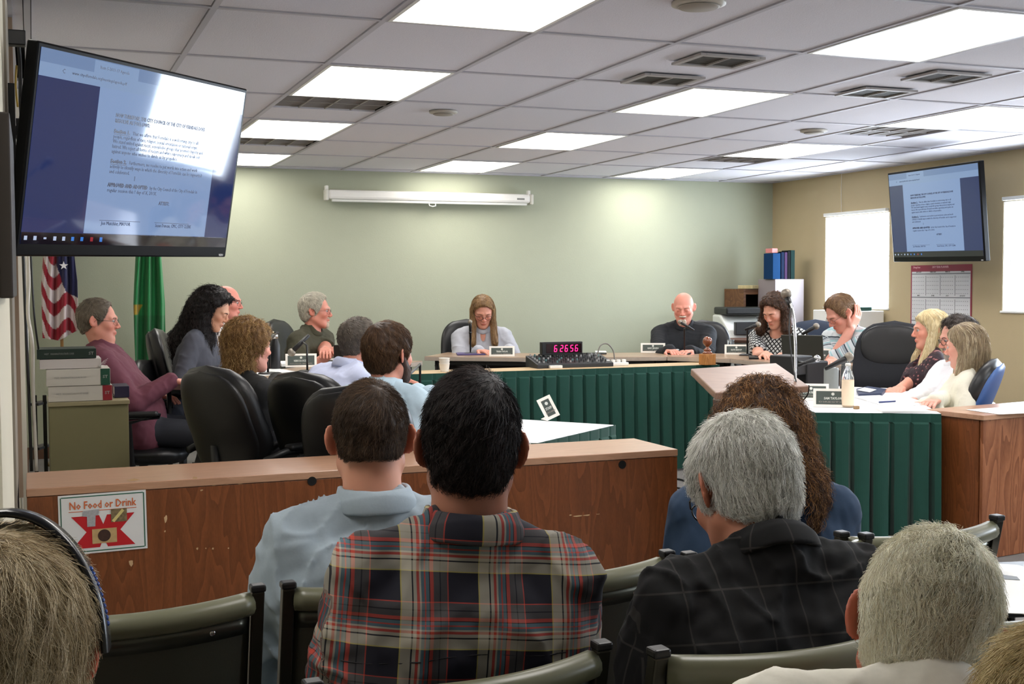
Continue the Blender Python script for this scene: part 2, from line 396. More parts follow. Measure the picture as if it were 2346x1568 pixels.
        o = smin(o, cone(q, (.032, .02, .004), (.060, .055, .014), .013, .0105), .010); o = smin(o, cone(q, (.060, .055, .014), (.060, .088, .020), .0105, .008), .003)
        return o*k
    def armd(p, A, o=0.):
        Sh, E, W, sg = A; return smin(cone(p, Sh, E, .050*b, .040*b), cone(p, E, W, .041*b, .027*s), .02)-o
    nb = N-A3(S*.07*s)+A3(F)*f32(.012*s); nh = H+A3(HR@A3((0, -.022, -.045)))*1.
    nr = .056*neck*(.86 if female else 1.)*s
    def neckd(p): return cone(p, nb, nh, nr*1.12, nr)
    def body(p):
        r = p-H; rr_ = (r*r).sum(1); m = rr_ < (.22*s)**2; d = np.sqrt(rr_)-f32(.17*s)
        if m.any(): d[m] = head_sdf(toH(p[m]), sp)*f32(s)
        d = smin(d, neckd(p), .018); d = smin(d, torso(p, -.010), .015)
        for A in arms:
            d = smin(d, armd(p, A, 0), .012); r = p-A[2]; m = (r*r).sum(1) < (.26*s)**2
            if m.any(): d[m] = smin(d[m], hand(p[m], *A), .012)
        return d
    pts = np.stack([H, H, P]+[a for A in arms for a in A[:3]]); lo = pts.min(0)-.19*s; hi = pts.max(0)+.19*s; lo[2] = min(pz-.15, pts[:, 2].min()-.1)
    hv = hvox or (.0045 if near else .0052)
    V, Fc = nets(body, lo, hi, hv)
    q = toH(V); C = skin_cols(q, skin, sp); o = np_mesh('body', V, Fc, M_SKIN, T, col=C)
    # ---- clothing
    tm = top or M_TROUSER; nk = (A3(ndir))
    def sleeve_d(p, A, o):
        Sh, E, W, sg = A
        if sleeve == 'long': return smin(cone(p, Sh, E, .052*b, .045*b), cone(p, E, W-(W-E)*.03, .046*b, .033*b), .02)-o
        fr = {'short': .72, 'elbow': 1.0, 'cap': .45, 'three': 1.0}[sleeve]; d = cone(p, Sh, Sh+(E-Sh)*fr, .052*b, .050*b)-o
        if sleeve == 'three': d = smin(d, cone(p, E, E+(W-E)*.35, .045*b, .043*b)-o, .02)
        else:
            ax = (E-Sh)/np.linalg.norm(E-Sh); d = np.maximum(d, (p-Sh)@ax-float(np.linalg.norm(E-Sh))*fr)
        return d
    th = .009 if near else .011
    def cloth(p):
        d = torso(p, th)
        for A in arms: d = smin(d, sleeve_d(p, A, th*.9), .022)
        d = smin(d, cone(p, nb, N-A3(ndir*.012), nr*1.12+.010, nr*1.02+.006), .03)
        if fold: d = d-f32(fold*.9)*np.clip(1-np.abs(fbm(p*A3((1, 1, .7)), seed+2, .17, 3))*4.5, 0, 1)**1.5
        if fold: d = d+f32(fold)*fbm(p, seed, .11)+f32(fold*.45)*fbm(p, seed+5, .045, 4)
        d = smax(d, -(cone(p, N+A3(ndir*.035), H, nr*.9, nr*1.2)), .006)
        if scoop: d = smax(d, -ell(np.stack([(p-N)@X, (p-N)@F, (p-N)@Sv], 1), scoop[0], scoop[1]), .006)
        return d
    T_cloth[T.name] = (cloth, P)
    V, Fc = nets(cloth, lo-.02, hi+.02, .0062 if near else .0075)
    r = V-P; uv = np.stack([r@X, r@Sv, r@F*0], 1)
    dt = torso(V); 
    for A in arms:
        da = armd(V, A); Sh, E, W, sg = A; ax = (W-Sh)/np.linalg.norm(W-Sh); rr = V-Sh; t1 = (E-Sh)/np.linalg.norm(E-Sh); msk = (da < dt-.004) & (rr@t1 > .035)
        perp = np.cross(t1, A3((0, 1, 0))); perp /= np.linalg.norm(perp); p2 = np.cross(t1, perp)
        ang = np.arctan2(rr@p2, rr@perp)*.052*b; uv[msk, 0] = ang[msk]+.03; uv[msk, 1] = (rr@t1)[msk]
    np_mesh(top_name, V, Fc, tm, T, uvw=uv)
    if collar:
        cm = collar if not isinstance(collar, bool) else tm
        ca = ndir*1.; tilt = A3(F*-.25)+nk; tilt = tilt/np.linalg.norm(tilt)
        c0 = N+A3(ndir*.052)*s+A3(F*.004); c1 = N+A3(ndir*.008)*s-A3(F*.002)
        def col(p):
            dd = np.abs(cone(p, c1, c0, nr*1.12+.019, nr+.010))-.0052; ax = (p-c1)@tilt
            gap = np.maximum((p-N)@F-.035, 0)*1.2
            dd = smax(dd, ax-(.042*s)+gap, .004); dd = smax(dd, -ax-.008-gap*.8, .004)
            if fold: dd = dd+.0015*fbm(p, seed+3, .06, 3)
            return dd
        Vc, Fcc = nets(col, N-.13, N+.13, (.0032 if near else .0045)); r = Vc-P
        an = np.arctan2(r@X, -(r@F))*.075
        np_mesh('collar', Vc, Fcc, cm, T, uvw=np.stack([an, r@Sv+.02, 0*an], 1))
    if legs:
        hipz = pz; kz = min(max(hipz-.03, .47), .62)
        lg = [(A3((sg*.085, .0, hipz-.01)), A3((sg*.12, .43*s, kz)), A3((sg*.13, .40*s, .10)), sg) for sg in (1, -1)]
        def tr(p):
            d = cone(p, (-.08, 0, hipz), (.08, 0, hipz), .125*bulk, .125*bulk)
            for a, k, an_, sg in lg: d = smin(d, smin(cone(p, a, k, .092*bulk, .066), cone(p, k, an_, .064, .05), .02), .03)
            return d+(.003*fbm(p, seed+9, .12))
        V, Fc = nets(tr, (-.3, -.2, .03), (.3, .6, hipz+.15), .013); np_mesh('trousers', V, Fc, bottom or M_TROUSER, T)
        for a, k, an_, sg in lg:
            def sh(p): return smax(smin(cone(p, an_+A3((0, -.02, -.045)), an_+A3((sg*.015, .15, -.06)), .042, .036), cone(p, an_, an_+A3((0, 0, -.05)), .045, .042), .02), -(p[:, 2]-.005), .005)
            V, Fc = nets(sh, an_+A3((-.08, -.1, -.12)), an_+A3((.09, .24, .07)), .01); np_mesh('shoe', V, Fc, M_SHOE, T)
    # ---- face parts
    HRm = Matrix(HR.tolist()); HM = Matrix.Translation(Vector(H.tolist())) @ HRm.to_4x4() @ Matrix.Scale(s, 4)
    if eyes == 'open':
        for sg in (-1, 1):
            mb = MB().sphere((sg*.032, .0788, .0042), .0128, 16, 12); Ve = np.array(mb.v, f32); cc = np.tile(A3((.46, .42, .40)), (len(Ve), 1)); dd = np.linalg.norm((Ve-A3((sg*.032, .0923, .004)))[:, [0, 2]], axis=1); front = Ve[:, 1] > .083
            cc[(dd < .0062) & front] = (.08, .05, .03); mb.v = [tuple(HM @ Vector(v)) for v in Ve.tolist()]
            o = obj('eye', mb, M_EYE, T, smooth=True); a = o.data.color_attributes.new('Col', 'FLOAT_COLOR', 'POINT'); c = np.ones((len(Ve), 4), f32); c[:, :3] = cc; a.data.foreach_set('color', c.ravel())
    if brow:
        mb = MB()
        for sg in (-1, 1):
            mb.tube([HM @ Vector((sg*x, y, z)) for x, y, z in ((.014, .0970, .019), (.026, .0952, .0245), (.038, .0885, .0245), (.047, .0805, .019))], [.0018, .0026, .0022, .001], 6)
        bm_ = mat('brow_%d_%d_%d' % tuple(brow), brow, .8); obj('eyebrows', mb, bm_, T, smooth=True)
    if glasses:
        gm = M_LENS if glasses == 'black' else M_WIRE; mb = MB(); rr = .0016 if glasses == 'black' else .0009
        for sg in (-1, 1):
            cx = sg*.033; pts_ = [HM @ Vector((cx+.024*math.cos(a), .1045-.010*abs((cx+.024*math.cos(a))/.05)**2, -.002+.017*math.sin(a))) for a in np.linspace(0, 2*PI, 21)]
            mb.tube(pts_, rr*s, 6, cap=False); mb.tube([HM @ Vector(v) for v in ((sg*.057, .094, .006), (sg*.075, .06, .008), (sg*.082, .0, .010), (sg*.083, -.012, -.008))], rr*s*1.1, 6)
        mb.tube([HM @ Vector(v) for v in ((-.010, .107, .0), (0, .111, .003), (.010, .107, .0))], rr*s, 6); obj('eyeglasses', mb, gm, T, smooth=True)
    # ---- beard
    if beard:
        reg, thk, bc = beard
        def bd(p):
            q = toH(p); xs = np.abs(q[:, 0]); qs = np.stack([xs, q[:, 1], q[:, 2]], 1); d = head_sdf(q, sp)-thk
            if reg == 'full':
                m = np.minimum(ell(q, (0, .055, -.095), (.055, .07, .045)), cone(qs, (.068, .005, -.02), (.045, .05, -.08), .018, .032)); m = smin(m, ell(q, (0, .1, -.045), (.034, .03, .010)), .006)
            elif reg == 'goatee': m = smin(ell(q, (0, .09, -.095), (.028, .045, .036)), ell(q, (0, .1, -.044), (.030, .03, .008)), .008)
            m = smax(m, -ell(q, (0, .108, -.060), (.022, .03, .0085)), .004)
            d = d+.0022*fbm(p, 31, .012, 4); return smax(d, m, .004)*f32(s)
        V, Fc = nets(bd, H-.15, H+.15, .0042); C = np.tile(np.array(lin(bc), f32), (len(V), 1))*(1+.35*RNG.normal(size=(len(V), 1))*.5).clip(.4, 1.6); np_mesh('beard', V, Fc, M_HAIR, T, col=C)
    # ---- hair
    if hair: make_hair(T, hair, toH, H, HR, s, near, seed)
    T['_m'] = 0; del T['_m']
    return T, HM, H, N, P
def seam(res, name, pts, m, r=.0013, lift=.0):
    # thin stitched line laid on the back of the shirt: pts are (x, z above pelvis)
    f, P = T_cloth[res[0].name]; out = []
    for x, z in pts:
        ys = np.linspace(-.5, .1, 400); q = np.stack([np.full(400, x), ys, np.full(400, z+float(P[2]))], 1).astype(f32); d = f(q); k = int(np.argmax(d < 0)); out.append((x, float(ys[k])-lift, z+float(P[2])))
    obj(name, MB().tube(out, r, 6), m, res[0], smooth=True); return out
def make_hair(T, h, toH, H, HR, s, near, seed):
    t = h.get('t', .012); nape = h.get('nape', -.085); fr = h.get('front', .0); extra = h.get('extra', []); na = h.get('namp', .003); nw = h.get('nwl', .03)
    side_t = h.get('side', t)
    def f(p):
        q = toH(p); xs = np.abs(q[:, 0]); qs = np.stack([xs, q[:, 1], q[:, 2]], 1)
        d = ell(q, (0, -.014+h.get('yo', 0), .034+h.get('zo', 0)), (.077+side_t, .098+t, .088+t)); d = smin(d, ell(q, (0, -.045, -.035), (.056+side_t*.6, .052+t*.6, .05)), .03)
        if h.get('bald'): d = smax(d, -ell(q, (0, .02, .09), (.075, .10, .075)), .01)
        pl = q[:, 1]*.819-q[:, 2]*.573-(.0238+fr); d = smax(d, pl, .008)
        if h.get('sideburn', True): d = smax(d, (q[:, 1]-.045)*.9-(q[:, 2]-.02)*.2, .008)
        zl = (-.028+h.get('earcut', 0))+np.minimum(q[:, 1]+.02, .03)*(-.028-nape)/.06; zl = np.where(q[:, 1] > -.02, -.028+h.get('earcut', 0), np.maximum(zl, nape)); d = smax(d, (zl-q[:, 2])*.8, .006)
        if not h.get('overears'):
            d = smax(d, -ell(qs, (.092, -.012, -.012), (.024, .034, .036)), .006)
        d = d*f32(s)
        r = p-H
        for e in extra:
            g = cone(r, np.array(e[0])*s, np.array(e[1])*s, e[2]*s, e[3]*s); d = smin(d, g, h.get('ek', .02))
        if extra: # keep clear of the face
            face = ell(q, (0, .075, -.035), (.060, .07, .088))*f32(s); d = smax(d, -face, .01)
        d = d+f32(na)*fbm(p, seed+40, nw, 5)
        return d
    pts = [H-.17*s, H+.17*s]+[H+A3(e[k])*s+o for e in extra for k in (0, 1) for o in (-.09, .09)]
    pts = np.stack([np.broadcast_to(A3(x), (3,)) for x in pts]); lo = pts.min(0); hi = pts.max(0)
    V, Fc = nets(f, lo, hi, .0045 if near else .0055)
    base = np.array(lin(h['col']), f32); c2 = np.array(lin(h.get('col2', h['col'])), f32); cd = np.array(lin(h.get('cold', tuple(int(v*.62) for v in h['col']))), f32)
    mixn = (.5+.5*fbm(V*A3((1, 1, .45)), seed+70, h.get('cwl', .022), 4)).clip(0, 1)[:, None]
    C = (cd*(1-mixn)+base*mixn)*.9
    n = h.get('n', 5000 if near else 1400); L = h.get('len', .045); K = h.get('k', 7); radius = h.get('rad', .00045 if near else .0011)
    if n:
        rg = np.random.default_rng(seed+3)
        tri = V[Fc]; area = np.linalg.norm(np.cross(tri[:, 2]-tri[:, 0], tri[:, 3]-tri[:, 1]), axis=1); pick = rg.choice(len(Fc), n, p=area/area.sum()); w = rg.dirichlet((1, 1, 1, 1), n).astype(f32)
        p = (tri[pick]*w[:, :, None]).sum(1)
        ln = (L*rg.uniform(.55, 1.3, n)).astype(f32); step = (ln/(K-1))[:, None]
        flow = h.get('flow', 'crown'); crown = A3(h.get('crown', (0, -.075, .10)))
        lift = (h.get('lift', .004)*rg.uniform(.2, 1.8, n)).astype(f32); paths = [p-grad(f, p)*.002]; jit = rg.normal(size=(n, 3)).astype(f32)*h.get('jit', .25)
        cb = (1.0*np.stack([fbm(p, seed+90+k, .035, 3) for k in range(3)], 1)).astype(f32)*h.get('wave', .35)
        for k in range(1, K):
            g = grad(f, p); q = toH(p)
            if flow == 'crown': v = (q-crown); v = v@HR.T; v = v+A3((0, 0, -.04))
            elif flow == 'down': tw = np.clip((q[:, 2]-.04)/.06, 0, 1)[:, None]; rv_ = (q*A3((1, 1, 0))-A3((h.get('part', .012), .03, 0)))@HR.T; rv_ = rv_/np.maximum(np.linalg.norm(rv_, axis=1, keepdims=True), 1e-4); v = A3((0, 0, -1))[None]*(1.15-tw)+rv_*tw
            elif flow == 'side': v = np.stack([np.sign(q[:, 0]-h.get('part', 0))*1.+0*q[:, 1], -.35+0*q[:, 1], -.8+0*q[:, 1]], 1)@HR.T
            elif flow == 'back': v = np.tile(HR@A3((0, -1, -.55)), (n, 1))
            elif flow == 'fwd': v = np.stack([.25*np.sign(q[:, 0]), 1.-2.*(q[:, 1] < -.02), -.5-3.0*(q[:, 1] < -.02)], 1)@HR.T
            v = v/np.maximum(np.linalg.norm(v, axis=1, keepdims=True), 1e-6)+jit+cb; v = v-g*((v*g).sum(1, keepdims=True)); v = v/np.maximum(np.linalg.norm(v, axis=1, keepdims=True), 1e-6)
            p = p+v.astype(f32)*step; d = f(p); off = lift*(k/(K-1))**h.get('lp', 1.5); p = p-g*(d-off)[:, None]*.8
            paths.append(p)
        paths = np.stack(paths, 1)
        if h.get('curl'):
            amp, wl = h['curl']; kk = np.arange(K)[None, :, None]*step[:, None, :]; ph = rg.uniform(0, 6.28, (n, 1, 1)); pg = grad(f, paths[:, 0]); td = paths[:, -1]-paths[:, 0]; td /= np.maximum(np.linalg.norm(td, axis=1, keepdims=True), 1e-6); bn = np.cross(td, pg)
            fr_ = (np.arange(K)/(K-1))[None, :, None]; paths = paths+amp*np.minimum(fr_*2, 1)*(np.cos(kk*2*PI/wl+ph)*bn[:, None]+np.sin(kk*2*PI/wl+ph)*pg[:, None]*.8)
        rad = radius*np.linspace(1, .35, K)
        u = rg.uniform(0, 1, (n, 1)).astype(f32); cn = (.5+.5*fbm(paths[:, 0]*A3((1, 1, .5)), seed+71, h.get('cwl', .022)*2, 3)).clip(0, 1)[:, None]; sel = (u*.65+cn*.5).clip(0, 1)
        cols = np.where(sel < .5, cd*(1-sel*2)+base*sel*2, base*(2-sel*2)+c2*(sel*2-1)).astype(f32)
        V2, F2, C2 = strand_mesh(paths.astype(f32), rad.astype(f32), cols)
        Fc = np.concatenate([Fc, F2+len(V)]); V = np.concatenate([V, V2]); C = np.concatenate([C, C2])
    np_mesh('hair', V, Fc, M_HAIR, T, col=C)
# ================================================================ room shell
CH = 2.45; HS = 1.03
GX = lambda i: HS*(.632+.6287*i)
GY = lambda j: HS*(4.5225+.9585*j)
XL, XR, YB, YF = -.07, 7.12, 10.75, -2.6
M_GREEN = mat('sage_green_paint', (168, 172, 150), .75, noise=(9, .025), bump=(130, .35, .002))
M_TAN = mat('tan_paint', (186, 168, 132), .75, noise=(9, .025), bump=(130, .35, .002))
M_CREAM = mat('cream_paint', (214, 207, 186), .75, noise=(9, .03), bump=(130, .4, .002))
M_TILE = mat('ceiling_tile', (222, 220, 227), .9, noise=(160, .10), bump=(220, .5, .002))
M_TBAR = mat('ceiling_grid_metal', (192, 190, 197), .55)
M_VOID = mat('ceiling_void', (40, 38, 38), .9)
M_WHITE = mat('white_enamel', (232, 230, 224), .4)
M_BLACK = mat('black_plastic', (14, 14, 15), .4)
M_BLACKM = mat('black_rubber', (20, 20, 21), .8)
M_CHROME = mat('chrome', (190, 190, 190), .2, 1.)
M_DGREY = mat('dark_grey_metal', (62, 62, 62), .4, .8)
M_PAPER = mat('white_paper', (238, 238, 236), .8)
M_INK = mat('black_ink', (22, 22, 24), .7)
# carpet floor
fl = bpy.data.materials.new('carpet_tiles'); fl.use_nodes = True; q = NT(fl); tc = q.n('ShaderNodeTexCoord')
n1 = q.n('ShaderNodeTexNoise', i_Scale=420., i_Detail=2.); q.l(tc.outputs['Object'], n1.inputs['Vector']); n2 = q.n('ShaderNodeTexNoise', i_Scale=3., i_Detail=4.); q.l(tc.outputs['Object'], n2.inputs['Vector'])
mx = math_node(q, 'MULTIPLY_ADD', n1.outputs['Fac'], .7, math_node(q, 'MULTIPLY', n2.outputs['Fac'], .3)); r = ramp(q, mx, [(.3, (82, 80, 80)), (.7, (150, 146, 142))]); q.l(r.outputs[0], q.b.inputs['Base Color']); q.b.inputs['Roughness'].default_value = .95
bp = q.n('ShaderNodeBump', i_Strength=.5, i_Distance=.003); q.l(n1.outputs['Fac'], bp.inputs['Height']); q.l(bp.outputs[0], q.b.inputs['Normal'])
struct('floor', MB().box(((XR-2)/2+.05, (YB+YF)/2, -.05), (XR+2.2, YB-YF+.3, .1)), fl)
struct('wall_back', MB().box(((XR-2)/2, YB+.075, CH/2+.05), (XR+2.2, .15, CH+.2)), M_GREEN)
mb = MB()
WIN = [(8.905, 9.85), (6.6, 7.535), (5.55, 6.35), (1.95, 2.88), (-.4, .52)]; WZ = (1.195, 2.055); GLAREK = 2; WZK = lambda k: (1.0, 2.055) if k == GLAREK else WZ  # third opening is unseen: a glazed door added for glare on the left television
ys = [YF]+[v for w in sorted(WIN) for v in w]+[YB]
for k in range(0, len(ys), 2): mb.box((XR+.075, (ys[k]+ys[k+1])/2, CH/2+.05), (.15, ys[k+1]-ys[k], CH+.2))
for k, (a, b_) in enumerate(WIN):
    z0_ = WZK(k)[0]; mb.box((XR+.075, (a+b_)/2, z0_/2-.0), (.15, b_-a, z0_)); mb.box((XR+.075, (a+b_)/2, (CH+.15+WZ[1])/2), (.15, b_-a, CH+.15-WZ[1]))
struct('wall_right', mb, M_TAN)
struct('wall_left', MB().box((XL-.075, (2.85+YB)/2, CH/2+.05), (.15, YB-2.85, CH+.2)), M_CREAM)
mb = MB().box((-1.9, (YF+2.85)/2, CH/2+.05), (.15, 2.85-YF+.3, CH+.2)); mb.box(((-1.9+XL)/2-.08, 2.93, CH/2+.05), (1.9, .15, CH+.2)); struct('wall_left_recess', mb, M_CREAM)
struct('wall_front', MB().box(((XR-2)/2, YF-.075, CH/2+.05), (XR+2.2, .15, CH+.2)), M_CREAM)
M_BASE = mat('brown_rubber_base', (96, 66, 46), .6)
struct('baseboard_back', MB().box(((XR+XL)/2, YB-.008, .05), (XR-XL-.02, .012, .1)), M_BASE)
struct('baseboard_right', MB().box((XR-.008, (YB+6.35)/2, .05), (.012, YB-6.35-.02, .1)).box((XR-.008, (5.25+YF)/2, .05), (.012, 5.25-YF-.02, .1)), M_BASE)
struct('baseboard_left', MB().box((XL+.006, (2.95+YB)/2, .05), (.012, YB-2.95-.02, .1)), M_BASE)
# left wall trims: grey flat strip, white corner bead
M_GREYP = mat('grey_trim_paint', (140, 132, 120), .7, bump=(90, .3, .002)); M_WT = mat('warm_white_trim', (214, 208, 198), .6)
struct('trim_1', MB().box((XL+.004, 4.55, CH/2), (.008, .55, CH-.01)), M_GREYP)
struct('trim_2', MB().box((XL+.012, 6.9, CH/2), (.024, .12, CH-.01)), M_WT)
struct('trim_3', MB().box((XL+.010, 5.05, CH/2+.3), (.02, .05, CH-.62)), mat('brown_trim', (150, 128, 110), .6))
# ---------------------------------------------------------------- ceiling: tiles and metal grid
LI = (-2, 1, 4, 7); LJ = (-3, -1, 1, 3, 5); lights = [(i, j) for i in LI for j in LJ]
RET = {(1, 2): .5, (1, 4): .5, (7, 2): .5, (7, 4): .45, (4, 4): 0}
tb = MB(); gb = MB(); I0, I1, J0, J1 = -4, 10, -8, 7
XM = lambda x: max(min(x, XR), -1.83)
YM = lambda y: max(min(y, YB), YF)
for i in range(I0, I1):
    for j in range(J0, J1):
        if (i, j) in lights: continue
        x0, x1, y0, y1 = XM(GX(i)+.015), XM(GX(i+1)-.015), YM(GY(j)+.015), YM(GY(j+1)-.015)
        if RET.get((i, j)): y0 = GY(j)+RET[(i, j)]*.987+.01
        if x1-x0 < .02 or y1-y0 < .02: continue
        tb.box(((x0+x1)/2, (y0+y1)/2, CH+.013), (x1-x0, y1-y0, .012))
for i in range(I0, I1+1):
    if -1.8 < GX(i) < XR: gb.box((GX(i), (YB+YF)/2, CH+.008), (.024, YB-YF, .014))
for j in range(J0, J1+1):
    if YF < GY(j) < YB:
        for i in range(I0, I1+1):
            a, b_ = XM(GX(i)+.0125), XM(GX(i+1)-.0125)
            if b_-a > .02: gb.box(((a+b_)/2, GY(j), CH+.008), (b_-a, .024, .014))
gb.box(((XR-1.83)/2, YB-.011, CH+.004), (XR+1.83, .022, .01)); gb.box((XR-.011, (YB+YF)/2, CH+.004), (.022, YB-YF, .01)); gb.box((XL+.011, (YB+2.85)/2, CH+.004), (.022, YB-2.85, .01))
struct('ceiling', tb, M_TILE); struct('trim_4', gb, M_TBAR)
struct('ceiling_slab', MB().box(((XR-2)/2, (YB+YF)/2, CH+.19), (XR+2.2, YB-YF+.3, .1)), M_VOID)
# troffers
M_LAMP = mat('lamp_diffuser', (255, 255, 255), .5, emit=((255, 251, 246), 10.0))
def light_label(i, j):
    row = {1: 'left', 4: 'middle', 7: 'right', -2: 'far left'}[i]; n = {5: 'nearest the green wall', 3: 'second from the green wall', 1: 'third from the green wall', -1: 'nearest the camera'}.get(j, 'behind the camera')
    return 'glowing rectangular ceiling light of the %s row, %s' % (row, n)
proto = None
for (i, j) in lights:
    if GY(j) < YF-.1 or GY(j)+.9 > YB+.2: continue
    if i == -2 and j > -1: continue
    if proto is None:
        proto = thing('ceiling_light', '', 'ceiling light', (0, 0, CH)); w, l = .6476-.026, .987-.026; f_ = MB()
        for sx in (-1, 1): f_.box((sx*(w/2-.008), 0, .01), (.016, l, .024))
        for sy in (-1, 1): f_.box((0, sy*(l/2-.008), .01), (w-.032, .016, .024))
        f_.box((0, 0, .055), (w, l, .06)); 
        obj('light_frame', f_, M_WHITE, proto); obj('diffuser', MB().box((0, 0, .006), (w-.034, l-.034, .006)), M_LAMP, proto, bevel=.002); o = proto
    else: o = copy_tree(proto)
    o.location = (GX(i)+.3238, GY(j)+.4935, CH); o['label'] = light_label(i, j); o['group'] = 'fluorescent ceiling lights'
# return grilles : dark egg-crate panels
M_GRILL = mat('return_grille_dark', (72, 66, 62), .6); M_GRILLL = mat('return_grille_bar', (150, 143, 138), .5)
for (i, j), fr in RET.items():
    if not fr: continue
    t = thing('return_air_grille', {(1, 2): 'dark return air grille behind the left ceiling light second from camera', (1, 4): 'dark return air grille between the two farthest left ceiling lights', (7, 2): 'grey return air grille at the far side of a right row light', (7, 4): 'dark return air grille beside the farthest right ceiling light'}[(i, j)], 'vent', (GX(i)+.3238, GY(j)+fr*.987/2+.006, CH), 0, 'return air grilles')
    w, l = .615, fr*.987-.02; obj('grille_back', MB().box((0, 0, .03), (w, l, .02)), M_GRILL, t)
    g = MB()
    for k in range(1, 4): g.box((-w/2+w*k/4, 0, .014), (.008, l, .012))
    g.box((0, 0, .014), (w, .01, .012)); 
    for k in range(24): g.box((0, -l/2+l*(k+.5)/24, .018), (w-.02, .003, .008))
    obj('grille_bars', g, M_GRILLL, t)
M_VB = mat('vent_louvre_dark', (70, 66, 58), .6); M_VF = mat('vent_frame', (168, 163, 160), .5)
def vent(c, label):
    t = thing('supply_vent', label, 'vent', (c[0], c[1], CH), 0, 'framed ceiling vents'); f_ = MB()
    for s_ in (-1, 1): f_.box((s_*.155, 0, -.006), (.03, .27, .012)); f_.box((0, s_*.12, -.006), (.28, .03, .012))
    f_.box((0, 0, -.007), (.008, .21, .012)); obj('vent_frame', f_, M_VF, t, bevel=.002)
    obj('vent_back', MB().box((0, 0, .001), (.28, .21, .006)), M_VB, t); l = MB()
    for k in range(12): l.bar((-.14, -.1+.018*k, -.004), (.14, -.1+.018*k, -.004), .009, .0015)
    obj('louvres', l, M_VB, t)
for c, lb in (((2.96, 4.92), 'framed two panel ceiling vent left of centre, nearer the camera'), ((2.97, 5.47), 'framed two panel ceiling vent left of centre, farther from camera'), ((4.27, 4.92), 'framed two panel ceiling vent at right, nearer the camera'), ((4.26, 5.45), 'framed two panel ceiling vent at right, farther from camera')): vent(c, lb)
for c, r_, lb in (((2.3, 6.95), .085, 'small round speaker in ceiling above the projector screen'), ((4.94, 6.97), .09, 'small round white ceiling speaker near the right row of lights'), ((2.3, 3.96), .1, 'round ceiling speaker at the top edge of the photo')):
    t = thing('ceiling_speaker', lb, 'speaker', (c[0], c[1], CH)); obj('speaker_ring', MB().lathe([(r_, 0.004), (r_, -.006), (r_-.02, -.012), (.001, -.014)], n=32), mat('speaker_cream', (186, 180, 168), .5), t, smooth=True); obj('speaker_grille', MB().lathe([(r_-.022, -.0135), (r_-.03, -.018), (.001, -.019)], n=32), mat('speaker_grille', (160, 152, 140), .6), t, smooth=True)
# ---------------------------------------------------------------- windows
gl = bpy.data.materials.new('window_glass'); gl.use_nodes = True; nt = gl.node_tree; nt.nodes.remove(nt.nodes['Principled BSDF']); out = nt.nodes['Material Output']
tr_ = nt.nodes.new('ShaderNodeBsdfTransparent'); gs = nt.nodes.new('ShaderNodeBsdfGlossy'); gs.inputs['Roughness'].default_value = .02; mxs = nt.nodes.new('ShaderNodeMixShader'); mxs.inputs[0].default_value = .06
nt.links.new(tr_.outputs[0], mxs.inputs[1]); nt.links.new(gs.outputs[0], mxs.inputs[2]); nt.links.new(mxs.outputs[0], out.inputs[0])
for k, (a, b_) in enumerate(WIN):
    m_ = (a+b_)/2; w = b_-a; z0_, z1_ = WZK(k); h = z1_-z0_; zc = (z0_+z1_)/2
    r_ = bpy.data.objects.new('glare_door_1' if k == GLAREK else 'window_%d' % (k+1), None); COL.objects.link(r_); r_['kind'] = 'structure'
    f_ = MB()
    for s_ in (-1, 1): f_.box((XR+.10, m_+s_*(w/2-.012), zc), (.05, .024, h)); f_.box((XR+.10, m_, zc+s_*(h/2-.012)), (.05, w-.048, .024))
    obj('window_frame', f_, M_WHITE, r_, bevel=.003); obj('window_pane', MB().box((XR+.105, m_, zc), (.006, w-.048, h-.048)), gl, r_)
    j_ = MB()
    for s_ in (-1, 1): j_.box((XR+.062, m_+s_*(w/2-.003), zc), (.118, .006, h-.012)); j_.box((XR+.062, m_, zc+s_*(h/2-.003)), (.118, w, .006))
    obj('window_jamb', j_, M_WHITE, r_)
    if k == GLAREK:
        obj('push_bar', MB().bar((XR+.06, m_-w*.4, 1.02), (XR+.06, m_+w*.4, 1.06), .02, .03), M_CHROME, r_, bevel=.004); continue
    obj('blind_headrail', MB().box((XR-.022, m_-.01, WZ[1]+.018), (.04, w-.03, .028)), mat('headrail_white', (246, 245, 240), .4), r_, bevel=.003)
    obj('window_sill', MB().box((XR+.03, m_, WZ[0]-.008), (.09, w+.02, .016)), M_WHITE, r_, bevel=.003)
    if k == 0: obj('pull_cord', MB().tube([(XR-.012, 9.585, CH), (XR-.012, 9.59, 2.3), (XR-.012, 9.585, 2.07)], .0022, 5), M_WHITE, r_)
# wall conduit & small bits on right wall
# ---------------------------------------------------------------- projector screen on back wall
t = thing('projector_screen', 'rolled up white projector screen casing on the green wall', 'projector screen', (3.405, YB-.10, 2.22))
obj('case', MB().box((0, 0, .005), (1.93, .085, .085)), M_WHITE, t, bevel=.022)
obj('bottom_bar', MB().box((0, -.012, -.048), (1.86, .03, .022)), mat('screen_bar_white', (220, 220, 214), .35), t, bevel=.006)
for s_ in (-1, 1): obj('end_cap', MB().box((s_*.975, 0, .0), (.03, .095, .10)), mat('screen_cap', (208, 206, 196), .5), t, bevel=.012); obj('hanger', MB().box((s_*.965, .03, .065), (.025, .05, .04)), M_WHITE, t, bevel=.004)
obj('pull_handle', MB().tube([(-.03, -.02, -.06), (-.03, -.025, -.078), (0, -.03, -.085), (.03, -.025, -.078), (.03, -.02, -.06)], .005, 8), M_WHITE, t, smooth=True)
obj('wall_mount', MB().box((0, .07, .02), (1.7, .055, .02)), M_WHITE, t)
obj('maker_plate', MB().box((.86, -.0435, .0), (.075, .002, .016)), mat('plate_grey', (120, 120, 116), .4), t)
